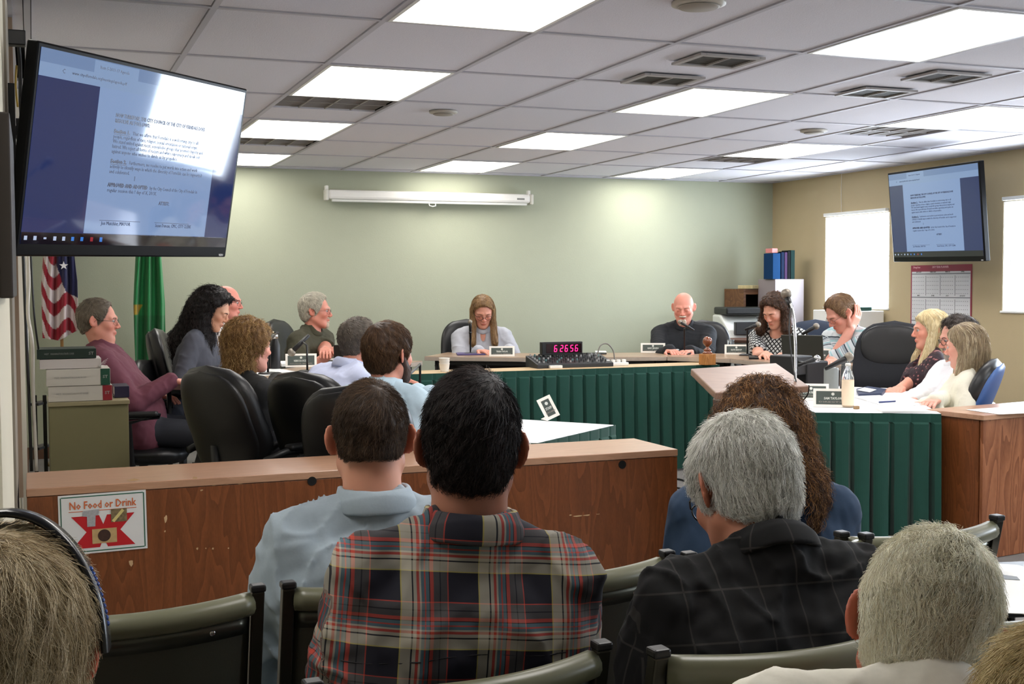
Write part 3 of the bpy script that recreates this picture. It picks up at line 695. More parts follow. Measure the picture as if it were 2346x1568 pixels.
# ---------------------------------------------------------------- televisions
def emis(name, rgb, st, rough=.045):
    return mat(name, tuple(int(v*.10) for v in rgb), rough, emit=(rgb, st), spec=.6, ior=1.55)
E_PAGE = emis('screen_page_glow', (150, 180, 228), .62); E_SIDE = emis('screen_side_glow', (38, 58, 118), .55); E_BAR = emis('screen_bar_glow', (128, 158, 205), .6); E_BAR2 = emis('screen_tab_glow', (150, 180, 224), .62); E_TASK = emis('screen_taskbar_glow', (14, 17, 36), .4); E_ICON = emis('screen_icon_glow', (190, 205, 235), .8); E_TXT = mat('screen_text', (30, 40, 80), .3); E_RED = emis('screen_icon_red', (170, 50, 60), .7); E_BLUE = emis('screen_icon_blue', (60, 130, 220), .8)
def television(center, rv, uv, w, h, label, page, back):
    rv = Vector(rv).normalized(); uv = Vector(uv).normalized(); n = rv.cross(uv)   # toward viewer is -y local => y = uv x rv
    Mw = Matrix((rv, -n, uv)).transposed().to_4x4(); Mw.translation = Vector(center)
    t = thing('television', label, 'television'); t.matrix_world = Mw
    obj('casing', MB().box((0, .022, 0), (w, .044, h)), mat('tv_bezel_black', (6, 6, 8), .3, spec=.12), t, bevel=.006); obj('back_housing', MB().box((0, .06, -.05), (w*.7, .05, h*.65)), M_BLACK, t, bevel=.02)
    sw_, sh_ = w-.03, h-.055; zo = .012
    def rect(u0, u1, v0, v1, m_, nm, y): return obj(nm, MB().box((-sw_/2+sw_*(u0+u1)/2, y, zo-sh_/2+sh_*(v0+v1)/2), (sw_*(u1-u0), .0008, sh_*(v1-v0))), m_, sc)
    sc = obj('screen', MB().box((0, -.0005, zo), (sw_, .001, sh_)), E_SIDE, t)
    p0, p1 = page
    rect(p0, p1, .065, .86, E_PAGE, 'page', -.0012); rect(0, 1, .895, 1, E_BAR, 'browser_bar', -.0012); rect(.0, 1., .86, .93, E_BAR2, 'address_bar', -.0013); rect(0, 1, 0, .062, E_TASK, 'taskbar', -.0012); rect(.22, .42, .93, .995, E_BAR2, 'browser_tab', -.0014)
    ic = MB()
    for k, u in enumerate((.018, .055, .095, .135, .172)): ic.box((-sw_/2+sw_*u, -.0016, zo-sh_/2+sh_*.032), (.013, .0006, .013) if k != 2 else (.012, .0006, .006))
    obj('taskbar_icons', ic, E_ICON, sc); obj('blue_icons', MB().box((-sw_/2+sw_*.21, -.0016, zo-sh_/2+sh_*.032), (.013, .0006, .013)).box((-sw_/2+sw_*.25, -.0016, zo-sh_/2+sh_*.032), (.013, .0006, .013)).box((-sw_/2+sw_*.335, -.0016, zo-sh_/2+sh_*.032), (.013, .0006, .015)), E_BLUE, sc); obj('red_icon', MB().box((-sw_/2+sw_*.293, -.0016, zo-sh_/2+sh_*.032), (.013, .0006, .014)), E_RED, sc)
    pu = lambda u: -sw_/2+sw_*u; pv = lambda v: zo+sh_/2-sh_*v; tx0 = p0+(p1-p0)*.135; Wd = (p1-p0)*sw_*.75; S_ = .0175
    L = [('NOW THEREFORE, THE CITY COUNCIL OF THE CITY OF FERNDALE DOES', .275, Wd*.99, .0006), ('RESOLVE AS FOLLOWS:', .305, Wd*.36, .0006), ('Section 1.', .362, Wd*.165, .0009), ('people, regardless of race, religion, sexual orientation or national origin.', .391, Wd*.93, 0), ('We stand united against racist, xenophobic groups that promote bigotry and', .418, Wd*1.0, 0), ('hatred. We reject all forms of racism and white supremacy and speak out', .446, Wd*.97, 0), ('against anyone who wishes to divide us by prejudice.', .474, Wd*.71, 0), ('Section 2.', .528, Wd*.165, .0009), ('actively to identify ways in which the diversity of Ferndale can be supported', .557, Wd*1.02, 0), ('and celebrated.', .586, Wd*.205, 0), ('APPROVED AND ADOPTED', .66, Wd*.42, .0009), ('regular session this ? day of X, 201X.', .69, Wd*.52, 0)]
    lines = [(b_, pu(tx0), pv(v), 1., 'LEFT', w_, bo) for b_, v, w_, bo in L]
    lines += [('That we affirm that Ferndale is a welcoming city to all', pu(tx0)+Wd*.19, pv(.362), 1., 'LEFT', Wd*.74, 0), ('Furthermore, we resolve to put words into action and work', pu(tx0)+Wd*.19, pv(.528), 1., 'LEFT', Wd*.77, 0), ('by the City Council of the City of Ferndale in', pu(tx0)+Wd*.44, pv(.66), 1., 'LEFT', Wd*.55, 0), ('ATTEST:', pu(tx0)+Wd*.56, pv(.745), 1., 'LEFT', Wd*.12, .0006), ('Jon Mutchler, MAYOR', pu(tx0)-.01, pv(.877), 1., 'LEFT', Wd*.30, 0), ('Susan Duncan, CMC, CITY CLERK', pu(tx0)+Wd*.55, pv(.877), 1., 'LEFT', Wd*.42, 0), ('I', pu(tx0)+Wd*.26, pv(.615), 1.3, 'LEFT', 0, 0), ('Item 5-2019-17 Agenda', pu(.245), pv(.038), .85, 'LEFT', sw_*.13, 0), ('www.cityofferndale.org/meetings/agenda.pdf', pu(.13), pv(.098), .8, 'LEFT', sw_*.24, 0), ('C', pu(.09), pv(.098), 1.1, 'LEFT', 0, 0)]
    TM = Matrix.Rotation(PI/2, 4, 'X'); TM.translation = Vector((0, -.0019, 0))
    textlines(lines, S_, E_TXT, sc, TM, 'document_lettering')
    for x_, z_, w_ in ((pu(tx0)-.01+Wd*.19, pv(.86), Wd*.42), (pu(tx0)+Wd*.74, pv(.86), Wd*.40)): obj('signature_line', MB().box((x_, -.0017, z_), (w_, .0005, .0015)), E_TXT, sc)
    for v_ in (.362, .528): obj('heading_underline', MB().box((pu(tx0)+Wd*.083, -.0017, pv(v_)-.010), (Wd*.165, .0005, .0016)), E_TXT, sc)
    lt = textlines([('VIZIO', w/2-.05, -h/2+.009, 1, 'LEFT', .03, .0004)], .011, mat('bezel_lettering', (190, 190, 190), .4), t, TM, 'bezel_lettering'); lt.location = (0, .0012, 0)
    return t, Mw
tl, tr2, br, bl = [Vector(v) for v in ((.032, 3.907, 2.151), (.780, 4.726, 2.170), (.700, 4.815, 1.532), (-.048, 3.995, 1.512))]
c_ = (tl+tr2+br+bl)/4; TV1, M1 = television(c_, tr2-tl, tl-bl, 1.11, .649, 'large black television with document angled out from the left wall', (.254, .866), True)
br_ = MB().bar((XL+.01, 4.5, 1.95), (.10, 4.50, 1.93), .10, .03).bar((.05, 4.5, 1.93), (.30, 4.56, 1.86), .05, .05).box((XL+.017, 4.5, 1.9), (.024, .16, .40)).bar((.05, 4.5, 1.78), (.28, 4.56, 1.80), .05, .05)
o = obj('wall_bracket', br_, M_BLACK, TV1); o.matrix_parent_inverse = M1.inverted()
k_ = 1.27/1.23; Cc = Vector((0, 0, EYE)); P4 = [(Vector(v)-Cc)*k_+Cc for v in ((6.46, 8.109, 2.306), (6.284, 6.892, 2.287), (6.355, 6.893, 1.571), (6.531, 8.11, 1.59))]
c_ = sum(P4, Vector())/4; TV2, M2 = television(c_, P4[1]-P4[0], P4[0]-P4[3], 1.27, .743, 'television with document hanging on the tan wall between windows', (.165, .81), True)
br_ = MB().bar((XR-.03, 8.12, 1.94), (c_.x+.07, c_.y+.02, 1.94), .05, .05).box((XR-.018, 8.12, 1.94), (.024, .2, .3)); o = obj('wall_bracket', br_, M_BLACK, TV2); o.matrix_parent_inverse = M2.inverted()
# ---------------------------------------------------------------- wall calendar on right wall
t = thing('wall_calendar', 'year planner calendar with maroon border below the right television', 'calendar', (XR-.004, 8.235, 1.22)); W_, H_ = .74, .70
obj('calendar_sheet', MB().box((0, 0, 0), (.003, W_, H_)), mat('maroon_border', (140, 40, 62), .5), t)
g = MB(); g.box((-.002, 0, -.02), (.002, W_-.03, H_-.07)); obj('calendar_paper', g, mat('calendar_paper', (214, 214, 216), .6), t)
g = MB()
for r_ in range(3):
    z_ = H_/2-.075-.2*r_; g.box((-.0035, 0, z_), (.001, W_-.03, .008))
    for c in range(1, 4): g.box((-.0035, -W_/2+.015+(W_-.03)*c/4, z_-.1), (.001, .005, .17))
    for c in range(4):
        for d in range(35): g.box((-.0035, W_/2-.015-(W_-.03)*(c+(d % 7+.7)/8)/4, z_-.03-.034*(d//7)), (.001, .006, .006))
obj('calendar_grid', g, mat('calendar_ink', (120, 122, 126), .6), t)
TM = Matrix(((0, 0, -1, 0), (-1, 0, 0, 0), (0, 1, 0, 0), (0, 0, 0, 1))); TM.translation = Vector((-.0032, 0, H_/2-.018))
textlines([('2019 YEAR PLANNER', .0, 0, 1, 'CENTER', .2, .0006), ('Staples', -W_/2+.03, 0, 1, 'LEFT', .09, .0003)], .025, mat('calendar_title', (226, 170, 180), .5), t, TM, 'calendar_lettering')
lines = []
for r_, names in enumerate((('JANUARY', 'FEBRUARY', 'MARCH', 'APRIL'), ('MAY', 'JUNE', 'JULY', 'AUGUST'), ('SEPTEMBER', 'OCTOBER', 'NOVEMBER', 'DECEMBER'))):
    for c, nm in enumerate(names): lines.append((nm, -W_/2+.015+(W_-.03)*(c+.5)/4, -.042-.2*r_, .8, 'CENTER', 0, .0003))
textlines(lines, .02, M_INK, t, TM, 'month_lettering')
# ================================================================ furniture
WD, WL = (74, 34, 14), (150, 84, 44)
M_WOODF = wood_mat('cherry_veneer', (102, 56, 28), (148, 87, 48), 'Z', 2.6, .38, .7)
M_WOODT = wood_mat('counter_laminate', (172, 130, 102), (204, 162, 134), 'X', 1.0, .28, .4)
M_CHIP = mat('bare_particle_board', (202, 168, 128), .9)
M_HOLE = mat('grommet_black', (6, 6, 6), .9)
# --- long divider counter in front
Y0, Y1, XA, XB, ZT = 4.36, 4.75, -.035, 2.44, .745
t = thing('divider_counter', 'long wooden divider counter with scuffed cherry front and food sign', 'counter', ((XA+XB)/2, (Y0+Y1)/2, 0)); L_ = XB-XA; D_ = Y1-Y0
obj('counter_top', MB().box((0, 0, ZT-.014), (L_, D_, .028)), M_WOODT, t, bevel=.003)
obj('front_panel', MB().box((0, -D_/2+.012, (ZT-.03)/2), (L_-.004, .02, ZT-.03)), M_WOODF, t, bevel=.001)
for s_ in (-1, 1): obj('end_panel', MB().box((s_*(L_/2-.012), .012, (ZT-.03)/2), (.02, D_-.03, ZT-.03)), M_WOODF, t, bevel=.001)
for px_, py_ in ((715, 1103), (1426, 1065)):
    g = atY(px_, py_, Y0); x_ = g[0]-(XA+XB)/2; obj('cable_grommet', MB().cyl((x_, -D_/2+.003, g[2]), (x_, -D_/2-.0008, g[2]), .0165, n=24), M_HOLE, t)
rg = np.random.default_rng(5)
for px_, py_, w_, h_ in ((455, 1104, 26, 12), (447, 1096, 12, 8), (305, 1100, 28, 5), (290, 1112, 6, 10), (380, 1190, 8, 18), (378, 1218, 4, 6), (550, 1108, 12, 5), (520, 1110, 10, 3), (490, 1112, 20, 3), (462, 1124, 8, 4), (1325, 1183, 30, 5), (1345, 1181, 26, 4), (1308, 1181, 8, 4), (300, 1290, 12, 16), (452, 1258, 5, 6), (488, 1258, 5, 5), (524, 1257, 4, 5), (472, 1257, 3, 3), (1370, 1179, 12, 2)):
    g = atY(px_, py_, Y0); n_ = 9; w2, h2 = w_*.00165/2, h_*.00165/2; pts = [(g[0]-(XA+XB)/2+w2*math.cos(a)*rg.uniform(.5, 1.15), g[2]+h2*math.sin(a)*rg.uniform(.5, 1.15)) for a in np.linspace(0, 2*PI, n_, endpoint=False)]
    obj('veneer_chip', MB().add([(p[0], -D_/2+.0015, p[1]) for p in pts]+[(p[0], -D_/2+.0025, p[1]) for p in pts], [tuple(range(n_)), tuple(range(2*n_-1, n_-1, -1))]+[(i, (i+1) % n_, (i+1) % n_+n_, i+n_) for i in range(n_)]), M_CHIP, t)
# --- desk at right edge
M_WOODR = wood_mat('red_oak_veneer', (112, 62, 34), (172, 112, 76), 'Z', 1.8, .4)
c0 = np.array(atZ(2253, 952, .745)[:2]); c1 = np.array(atZ(2153, 941, .745)[:2]); da = (c1-c0)/np.linalg.norm(c1-c0); dbb = np.array([da[1], -da[0]])
t = thing('end_desk', 'tall reddish wooden desk end with paper on top at right edge', 'desk', (c0[0], c0[1], 0), math.atan2(dbb[1], dbb[0])); dl = .36
obj('desk_top', MB().box((.65, dl/2, .732), (1.32, dl+.02, .026)), M_WOODT, t, bevel=.002); obj('front_panel', MB().box((.65, .009, .36), (1.30, .018, .715)), M_WOODR, t, bevel=.001)
for x_ in (.009, 1.29): obj('end_panel', MB().box((x_, dl/2+.012, .36), (.018, dl-.03, .715)), M_WOODF, t, bevel=.001)
tag(obj('paper_sheet', MB().add([tuple(atZ(x, y, .7455+e)) for e in (0, .0015) for x, y in ((2212, 939), (2346, 930), (2380, 946), (2290, 950))], [(0, 1, 2, 3), (7, 6, 5, 4), (0, 4, 5, 1), (1, 5, 6, 2), (2, 6, 7, 3), (3, 7, 4, 0)]), M_PAPER), 'white paper lying on the wooden desk at the right edge', 'paper')
# --- No Food or Drink sign
P_ = [atY(x, y, Y0-.0015) for x, y in ((132, 1135), (333, 1125), (339, 1261), (137, 1270))]; c_ = sum(P_)/4; w_, h_ = .335, .255
w_ = (np.linalg.norm(P_[1]-P_[0])+np.linalg.norm(P_[2]-P_[3]))/2; h_ = (np.linalg.norm(P_[0]-P_[3])+np.linalg.norm(P_[1]-P_[2]))/2
t = thing('wall_sign', 'laminated No Food or Drink sign with big red X on counter front', 'sign', (c_[0], Y0-.0022, c_[2])); t.rotation_euler = (0, -.012, 0)
obj('sign_sheet', MB().box((0, 0, 0), (w_, .002, h_)), mat('sign_paper', (226, 226, 226), .35), t)
g = MB()
for s_ in (-1, 1): g.box((s_*(w_/2-.008), -.0013, 0), (.0035, .0008, h_-.016)); g.box((0, -.0013, s_*(h_/2-.008)), (w_-.02, .0008, .0035))
obj('green_border', g, mat('sign_green', (30, 92, 72), .5), t)
a, b_ = w_*.36, h_*.27; zc = -.028; k = .045
X_ = [(-a, b_), (-a+.09, b_), (0, b_*.42), (a-.09, b_), (a, b_), (.055, 0), (a, -b_), (a-.09, -b_), (0, -b_*.42), (-a+.09, -b_), (-a, -b_), (-.055, 0)]
me_ = MB().add([(x, -.0018, z+zc) for x, z in X_], [(0, 1, 2, 11), (2, 3, 4, 5), (5, 6, 7, 8), (8, 9, 10, 11), (2, 5, 8, 11)])
obj('red_cross', me_, mat('sign_red', (190, 24, 34), .5), t)
TM = Matrix.Rotation(PI/2, 4, 'X'); TM.translation = Vector((0, -.0022, 0))
textlines([('No Food or Drink', 0, h_*.31, 1, 'CENTER', w_*.76, .0006)], .037, mat('sign_orange', (206, 104, 56), .5), t, TM); obj('headline_rule', MB().box((0, -.0016, h_*.215), (w_*.77, .0008, .0022)), mat('sign_orange', (206, 104, 56), .5), t)
pic = obj('glass_picture', MB().add([(x, y, z) for y in (-.002, -.003) for x, z in ((-.075, .040), (-.022, .043), (-.026, .022), (-.034, .022), (-.036, -.015), (-.062, -.015), (-.062, .020), (-.077, .022))], [tuple(range(8)), tuple(range(15, 7, -1))]+[(i, (i+1) % 8, (i+1) % 8+8, i+8) for i in range(8)]), mat('sign_glass_grey', (168, 168, 172), .5, noise=(180, .3)), t, loc=(.01, 0, .005))
pm = mat('sign_sandwich', (120, 104, 74), .6, noise=(110, .85)); obj('sandwich_picture', MB().box((.052, -.0025, .022), (.052, .001, .045)), pm, t); obj('lettuce_strip', MB().bar((.032, -.0032, .002), (.066, -.0032, .040), .010, .0008, up=(0, 1, 0)), mat('sign_yellow', (214, 198, 130), .6), t)
obj('plate_picture', MB().box((.003, -.0025, -.045), (.080, .001, .050)), mat('sign_plate_bg', (190, 160, 112), .6, noise=(50, .25)), t); obj('plate_food', MB().cyl((.002, -.0028, -.044), (.002, -.0036, -.044), .021, n=20), mat('sign_food', (62, 36, 26), .7, noise=(160, .5)), t)
# --- skirted tables
M_SKIRT = mat('green_pleated_cloth', (8, 66, 54), .85, sheen=.15, noise=(24, .12)); M_TCLOTH = mat('white_table_cover', (242, 242, 244), .7)
M_LAM = wood_mat('table_laminate', (150, 122, 98), (190, 162, 134), 'X', .6, .28, .3); M_EDGE = mat('table_edge_band', (176, 162, 148), .45, noise=(40, .1))
def skirt(name, path, ztop, label, zb=.012, pleat=.105, amp=.020, seed=0, group=None):
    """knife pleated cloth hanging along a polyline (pts in plan, outer side to the right of travel)"""
    rg = np.random.default_rng(seed); P = [Vector((p[0], p[1], 0)) for p in path]; pts = []; s_acc = 0.
    for i in range(len(P)-1):
        d = P[i+1]-P[i]; L = d.length; d.normalize(); nr_ = Vector((d.y, -d.x, 0)); n = max(2, int(L/.0105))
        for k in range(n):
            pts.append((P[i]+d*L*k/n, nr_, s_acc+L*k/n))
        s_acc += L
    pts.append((P[-1], nr_, s_acc)); rows = []
    zs = [ztop, ztop-.045, ztop-.055]+list(np.linspace(ztop-.07, zb, 9)); npl = int(s_acc/pleat)+3; w1 = rg.uniform(-.25, .25, npl); w2 = rg.uniform(.6, 1.35, npl)
    for zi, z in enumerate(zs):
        fz_ = max(0, (ztop-.05-z)/(ztop-.05)); row = []
        for p, n_, s_ in pts:
            u = s_/pleat; k = int(u); fr = u-k; sh = .004+fz_*(.030+.010*w1[k]); a_ = amp*w2[k]*(.25+fz_*.9) if zi > 1 else .001
            g = a_*1.2*(1-.35*((fr-.4)/.4)**2) if fr < .8 else a_*(.78-3.2*math.sin((fr-.8)/.2*PI)**.7); row.append(tuple(p+n_*(.003+(sh if zi > 1 else 0)*.35+g)+Vector((0, 0, z+(.006*math.sin(s_*9) if zi == len(zs)-1 else 0)))))
        rows.append(row)
    mb = MB().grid(rows); o = obj(name, mb, M_SKIRT, smooth=False, solid=.0025); tag(o, label, 'table skirt', group); return o
def folding_table(label, quad, z, mtop, thick=.03, edge=None, name='meeting_table', cat='table', legs=True, cloth=None, legin=.1):
    c = sum((Vector((q[0], q[1], 0)) for q in quad), Vector())/len(quad); t = thing(name, label, cat, (c.x, c.y, 0)); Q = [(q[0]-c.x, q[1]-c.y) for q in quad]
    obj('tabletop', MB().prism(Q, z-thick+.003, z), mtop, t, bevel=.002)
    if edge: obj('edge_band', MB().prism([(x*1.004, y*1.004) for x, y in Q], z-thick, z-.004), edge, t, bevel=.002)
    if legs:
        for x, y in Q:
            f_ = 1-legin/max(.2, math.hypot(x, y)); obj('leg', MB().tube([(x*f_, y*f_, z-thick), (x*f_, y*f_, .012)], .015, 10), M_DGREY, t, smooth=True)
        for (a_, b2) in ((0, 1), (2, 3)):
            if len(Q) >= 4:
                f_ = 1-legin/max(.2, math.hypot(*Q[a_])); f2 = 1-legin/max(.2, math.hypot(*Q[b2])); obj('apron_bar', MB().bar((Q[a_][0]*f_, Q[a_][1]*f_, z-thick-.02), (Q[b2][0]*f2, Q[b2][1]*f2, z-thick-.02), .02, .03), M_DGREY, t)
    return t
# council dais: back row of curved laminate tables
ZD = .84
fe = [atZ(x, y, ZD)[:2] for x, y in ((972, 817), (1262, 820), (1528, 817), (1673, 822), (1838, 837), (2024, 838))]
fe = [np.array(p) for p in fe]
def off(i, dist):
    ns = []
    for a_, b2 in ((i-1, i), (i, i+1)):
        if 0 <= a_ and b2 < len(fe): d = fe[b2]-fe[a_]; d = d/np.linalg.norm(d); ns.append(np.array([-d[1], d[0]]))
    n = sum(ns); n /= np.linalg.norm(n); return fe[i]+n*dist
labs = ['laminate council table in front of the blonde woman in grey', 'laminate council table to the right of the red digit clock', 'short laminate council table behind the wooden finial', 'laminate council table in front of the curly haired woman', 'laminate council table under the man in striped shirt']
for k in range(5):
    a_, b2 = fe[k], fe[k+1]; d = (b2-a_)/np.linalg.norm(b2-a_); g_ = d*.004
    folding_table(labs[k], [a_+g_, b2-g_, off(k+1, .62)-g_, off(k, .62)+g_], ZD, M_LAM, .035, M_EDGE, legs=True)
    n = np.array([-d[1], d[0]]); p0 = a_+n*.16+d*.08; p1 = b2+n*.16-d*.08; c = (p0+p1)/2
    tag(obj('modesty_panel', MB().bar((*p0, ZD-.27), (*p1, ZD-.27), .012, .44), mat('modesty_brown', (44, 34, 28), .6)), ['dark', 'brown', 'short brown', 'narrow dark', 'low dark'][k]+' modesty panel hanging under '+labs[k].replace('laminate ', ''), 'panel')
# left arm of the dais
le = [np.array(atZ(x, y, ZD)[:2]) for x, y in ((968, 827), (905, 836), (700, 861))]
d0 = le[2]-le[1]; d0 /= np.linalg.norm(d0); le.append(le[2]+d0*.85); fe = le[::-1]
lab2 = ['laminate table at the left under the black bottle and nameplates', 'laminate table in front of the white haired man in green', 'small laminate table end beside the bearded man']
for k, (i, j) in enumerate(((0, 1), (1, 2), (2, 3))):
    a_, b2 = fe[i], fe[j]; d = (b2-a_)/np.linalg.norm(b2-a_); g_ = d*.003; folding_table(lab2[k], [a_+g_, b2-g_, off(j, .52)-g_, off(i, .52)+g_], ZD, M_LAM, .035, M_EDGE)
# centre skirted table with mixer
ZC = .80; ca = np.array(atZ(915, 858, ZC)[:2]); cb_ = np.array(atZ(1644, 835, ZC)[:2]); d = (cb_-ca)/np.linalg.norm(cb_-ca); n = np.array([-d[1], d[0]]); e_ = .30
folding_table('narrow equipment table carrying the mixer and red digit clock', [ca, cb_, cb_+n*e_, ca+n*e_], ZC, wood_mat('pale_wood_top', (190, 160, 118), (214, 188, 150), 'X', .7, .4, .3), .028)
skirt('table_skirt', [ca+n*e_*.5-d*.01, ca-n*.004-d*.01, cb_-n*.004+d*.01, cb_+n*e_*.5+d*.01], ZC-.002, 'long dark green pleated skirt across the centre of the room', seed=1)
# front small table (white cover) behind the divider
ZS = .74; q0, q1, q3 = [np.array(atZ(x, y, ZS)[:2]) for x, y in ((1406, 974), (1216, 1018), (1226, 956))]; u_ = (q1-q0)/np.linalg.norm(q1-q0); v_ = np.array([u_[1], -u_[0]]); v_ = v_ if v_[1] > 0 else -v_; q1 = q0+u_*.76; Lg = 1.85
SM = [q0, q1, q1+v_*Lg, q0+v_*Lg]
folding_table('white covered staff table behind the wooden divider at centre', SM, ZS, M_TCLOTH, .03, name='covered_table')
skirt('table_skirt', [q1+u_*.01+v_*.02, q0-u_*.01][0:1]+[q1-v_*.004, q0-v_*.004-u_*.006, q0+v_*Lg-u_*.006], ZS-.001, 'short green pleated skirt on the white covered staff table', seed=2)
# right white table with skirt
qa = np.array(atZ(1868, 945, ZS)[:2]); qb = np.array(atZ(2156, 948, ZS)[:2]); qc = np.array(atZ(1826, 926, ZS)[:2])
d = (qb-qa)/np.linalg.norm(qb-qa); n = np.array([-d[1], d[0]]); far = 1.55
RT = [qa, qb, qb+n*far, qc+n*(far-.2)+d*.05, qc]
folding_table('white covered table at right with bottles, papers and nameplates', RT, ZS, M_TCLOTH, .03, name='covered_table')
skirt('table_skirt', [qc+n*(far-.3)+d*.04, qc-d*.004, qa-n*.004-d*.002, qb-n*.004], ZS-.001, 'dark green pleated skirt below the right white covered table', seed=3, pleat=.10, amp=.024)
# ---------------------------------------------------------------- lectern with slanted top and goose-neck microphone
lc = [atD(x, y, dd) for x, y, dd in ((1583, 845, 5.0), (1778, 832, 5.35), (1853, 884, 4.85), (1640, 900, 4.5))]
c_ = sum(lc)/4; t = thing('lectern', 'wooden lectern with slanted reddish top seen from behind', 'lectern', (c_[0], c_[1], 0))
Q = [Vector((p-np.array([c_[0], c_[1], 0])).tolist()) for p in lc]; nrm = (Q[1]-Q[0]).cross(Q[3]-Q[0]).normalized(); nrm = nrm if nrm.z > 0 else -nrm
M_LECT = wood_mat('lectern_top_wood', (126, 92, 72), (164, 128, 104), 'X', .8, .3, .4)
obj('reading_top', MB().add([p for p in Q]+[p-nrm*.028 for p in Q], [(0, 1, 2, 3), (7, 6, 5, 4), (0, 4, 5, 1), (1, 5, 6, 2), (2, 6, 7, 3), (3, 7, 4, 0)]), M_LECT, t, bevel=.004)
obj('lectern_body', MB().prism([(q.x*.62, q.y*.62) for q in Q], .03, min(q.z for q in Q)-.06), wood_mat('lectern_body_wood', (70, 40, 26), (116, 72, 48), 'Z', 1., .4), t, bevel=.004)
obj('plinth', MB().prism([(q.x*.75, q.y*.75) for q in Q], .0, .035), M_BLACK, t, bevel=.003)
# ---------------------------------------------------------------- office chairs
M_LEA = mat('black_leather', (20, 20, 22), .38, bump=(160, .15, .002), noise=(12, .15)); M_FAB = mat('charcoal_fabric', (30, 32, 38), .85, noise=(200, .3)); M_BLUEF = mat('navy_fabric', (38, 50, 70), .7, noise=(150, .2)); M_DAYSHELL = mat('navy_shell_daylit', (62, 98, 158), .45); M_PLA = mat('chair_plastic', (22, 22, 24), .45)  # rear shell is navy; daylight falling on it is put into its lighter blue
def pad(w, h, th, curve=.04, n=3., taper=.0, lumbar=0., nx=26, nz=22):
    """rounded cushion : x width, z height, y thickness (front +y)"""
    f_ = []; b_ = []
    for i in range(nz+1):
        v = -1+2*i/nz; zz = math.copysign(1-(1-abs(v))**1.0, v); rf = []; rb = []
        wz = (w/2)*(max(0., 1-abs(zz)**n))**(1/2.4)*(1-taper*zz)
        for j in range(nx+1):
            u = -1+2*j/nx; uu = math.sin(u*PI/2); x = wz*uu; e = max(0., (1-abs(uu)**3.2)*(1-abs(zz)**4.5)); e = e**.45; y0 = curve*(x/(w/2))**2+lumbar*math.exp(-((zz+.45)/.35)**2)
            rf.append((x, y0+th*.5*e, zz*h/2)); rb.append((x, y0*.7-th*.5*e, zz*h/2))
        f_.append(rf); b_.append(rb[::-1])
    rows = [a_+b2 for a_, b2 in zip(f_, b_)]
    return rows
def office_chair(label, loc, heading, m=M_LEA, mback=None, h=.52, w=.50, recline=8, seat=.48, armrests=True, s=1., group='swivel office chairs', upper=None):
    t = thing('office_chair', label, 'chair', (loc[0], loc[1], 0), -math.radians(heading), group); t.scale = (s, s, s)
    rows = pad(w, h, .115, .05, 3.2, .06, .02); R_ = Matrix.Translation((0, -.235, seat+.10)) @ Matrix.Rotation(math.radians(recline), 4, 'X') @ Matrix.Translation((0, 0, h/2-.02))
    mb = MB().grid([[tuple(R_ @ Vector(p)) for p in r_] for r_ in rows], closed_u=True); bk = obj('backrest', mb, m, t, smooth=True)
    # rear shell
    rows = pad(w*.93, h*.95, .05, .05, 3.2, .06, .02); R2_ = R_ @ Matrix.Translation((0, -.042, 0)); obj('back_shell', MB().grid([[tuple(R2_ @ Vector(p)) for p in r_] for r_ in rows], closed_u=True), mback or m, t, smooth=True)
    if upper:
        rows = pad(w*.80, h*.50, .05, .03, 2.6, 0., 0.); R3_ = R_ @ Matrix.Translation((0, .045, h*.20)); obj('headrest_pad', MB().grid([[tuple(R3_ @ Vector(p)) for p in r_] for r_ in rows], closed_u=True), upper, t, smooth=True)
    rows = pad(.52, .50, .11, .02, 3.4); R4_ = Matrix.Translation((0, .02, seat-.05)) @ Matrix.Rotation(-PI/2, 4, 'X'); obj('seat', MB().grid([[tuple(R4_ @ Vector((p[0], -p[1], p[2]))) for p in r_] for r_ in rows], closed_u=True), m, t, smooth=True)
    obj('back_bracket', MB().tube([(0, -.06, seat-.11), (0, -.24, seat-.09), (0, -.30, seat+.02), (0, -.315, seat+.22)], .022, 8), M_PLA, t, smooth=True)
    if armrests:
        for sg in (-1, 1):
            obj('armrest', MB().tube([(sg*.25, -.02, seat-.10), (sg*.30, -.02, seat-.06), (sg*.305, -.03, seat+.17), (sg*.295, .14, seat+.205), (sg*.295, -.16, seat+.20), (sg*.28, -.26, seat+.17)], .017, 8), M_PLA, t, smooth=True)
            obj('arm_pad', MB().box((sg*.297, -.01, seat+.218), (.058, .28, .028)), M_PLA, t, bevel=.012)
    obj('gas_lift', MB().cyl((0, 0, .10), (0, 0, seat-.10), .026), M_DGREY, t, smooth=True)
    b_ = MB().cyl((0, 0, .075), (0, 0, .13), .04)
    for k in range(5): a_ = 2*PI*k/5+.3; b_.bar((0, 0, .10), (.29*math.cos(a_), .29*math.sin(a_), .075), .045, .03)
    obj('star_base', b_, M_PLA, t, bevel=.004)
    for k in range(5):
        a_ = 2*PI*k/5+.3; x, y = .29*math.cos(a_), .29*math.sin(a_); obj('caster', MB().cyl((x-.022*math.sin(a_), y+.022*math.cos(a_), .03), (x+.022*math.sin(a_), y-.022*math.cos(a_), .03), .03), M_PLA, t, smooth=True)
    return t
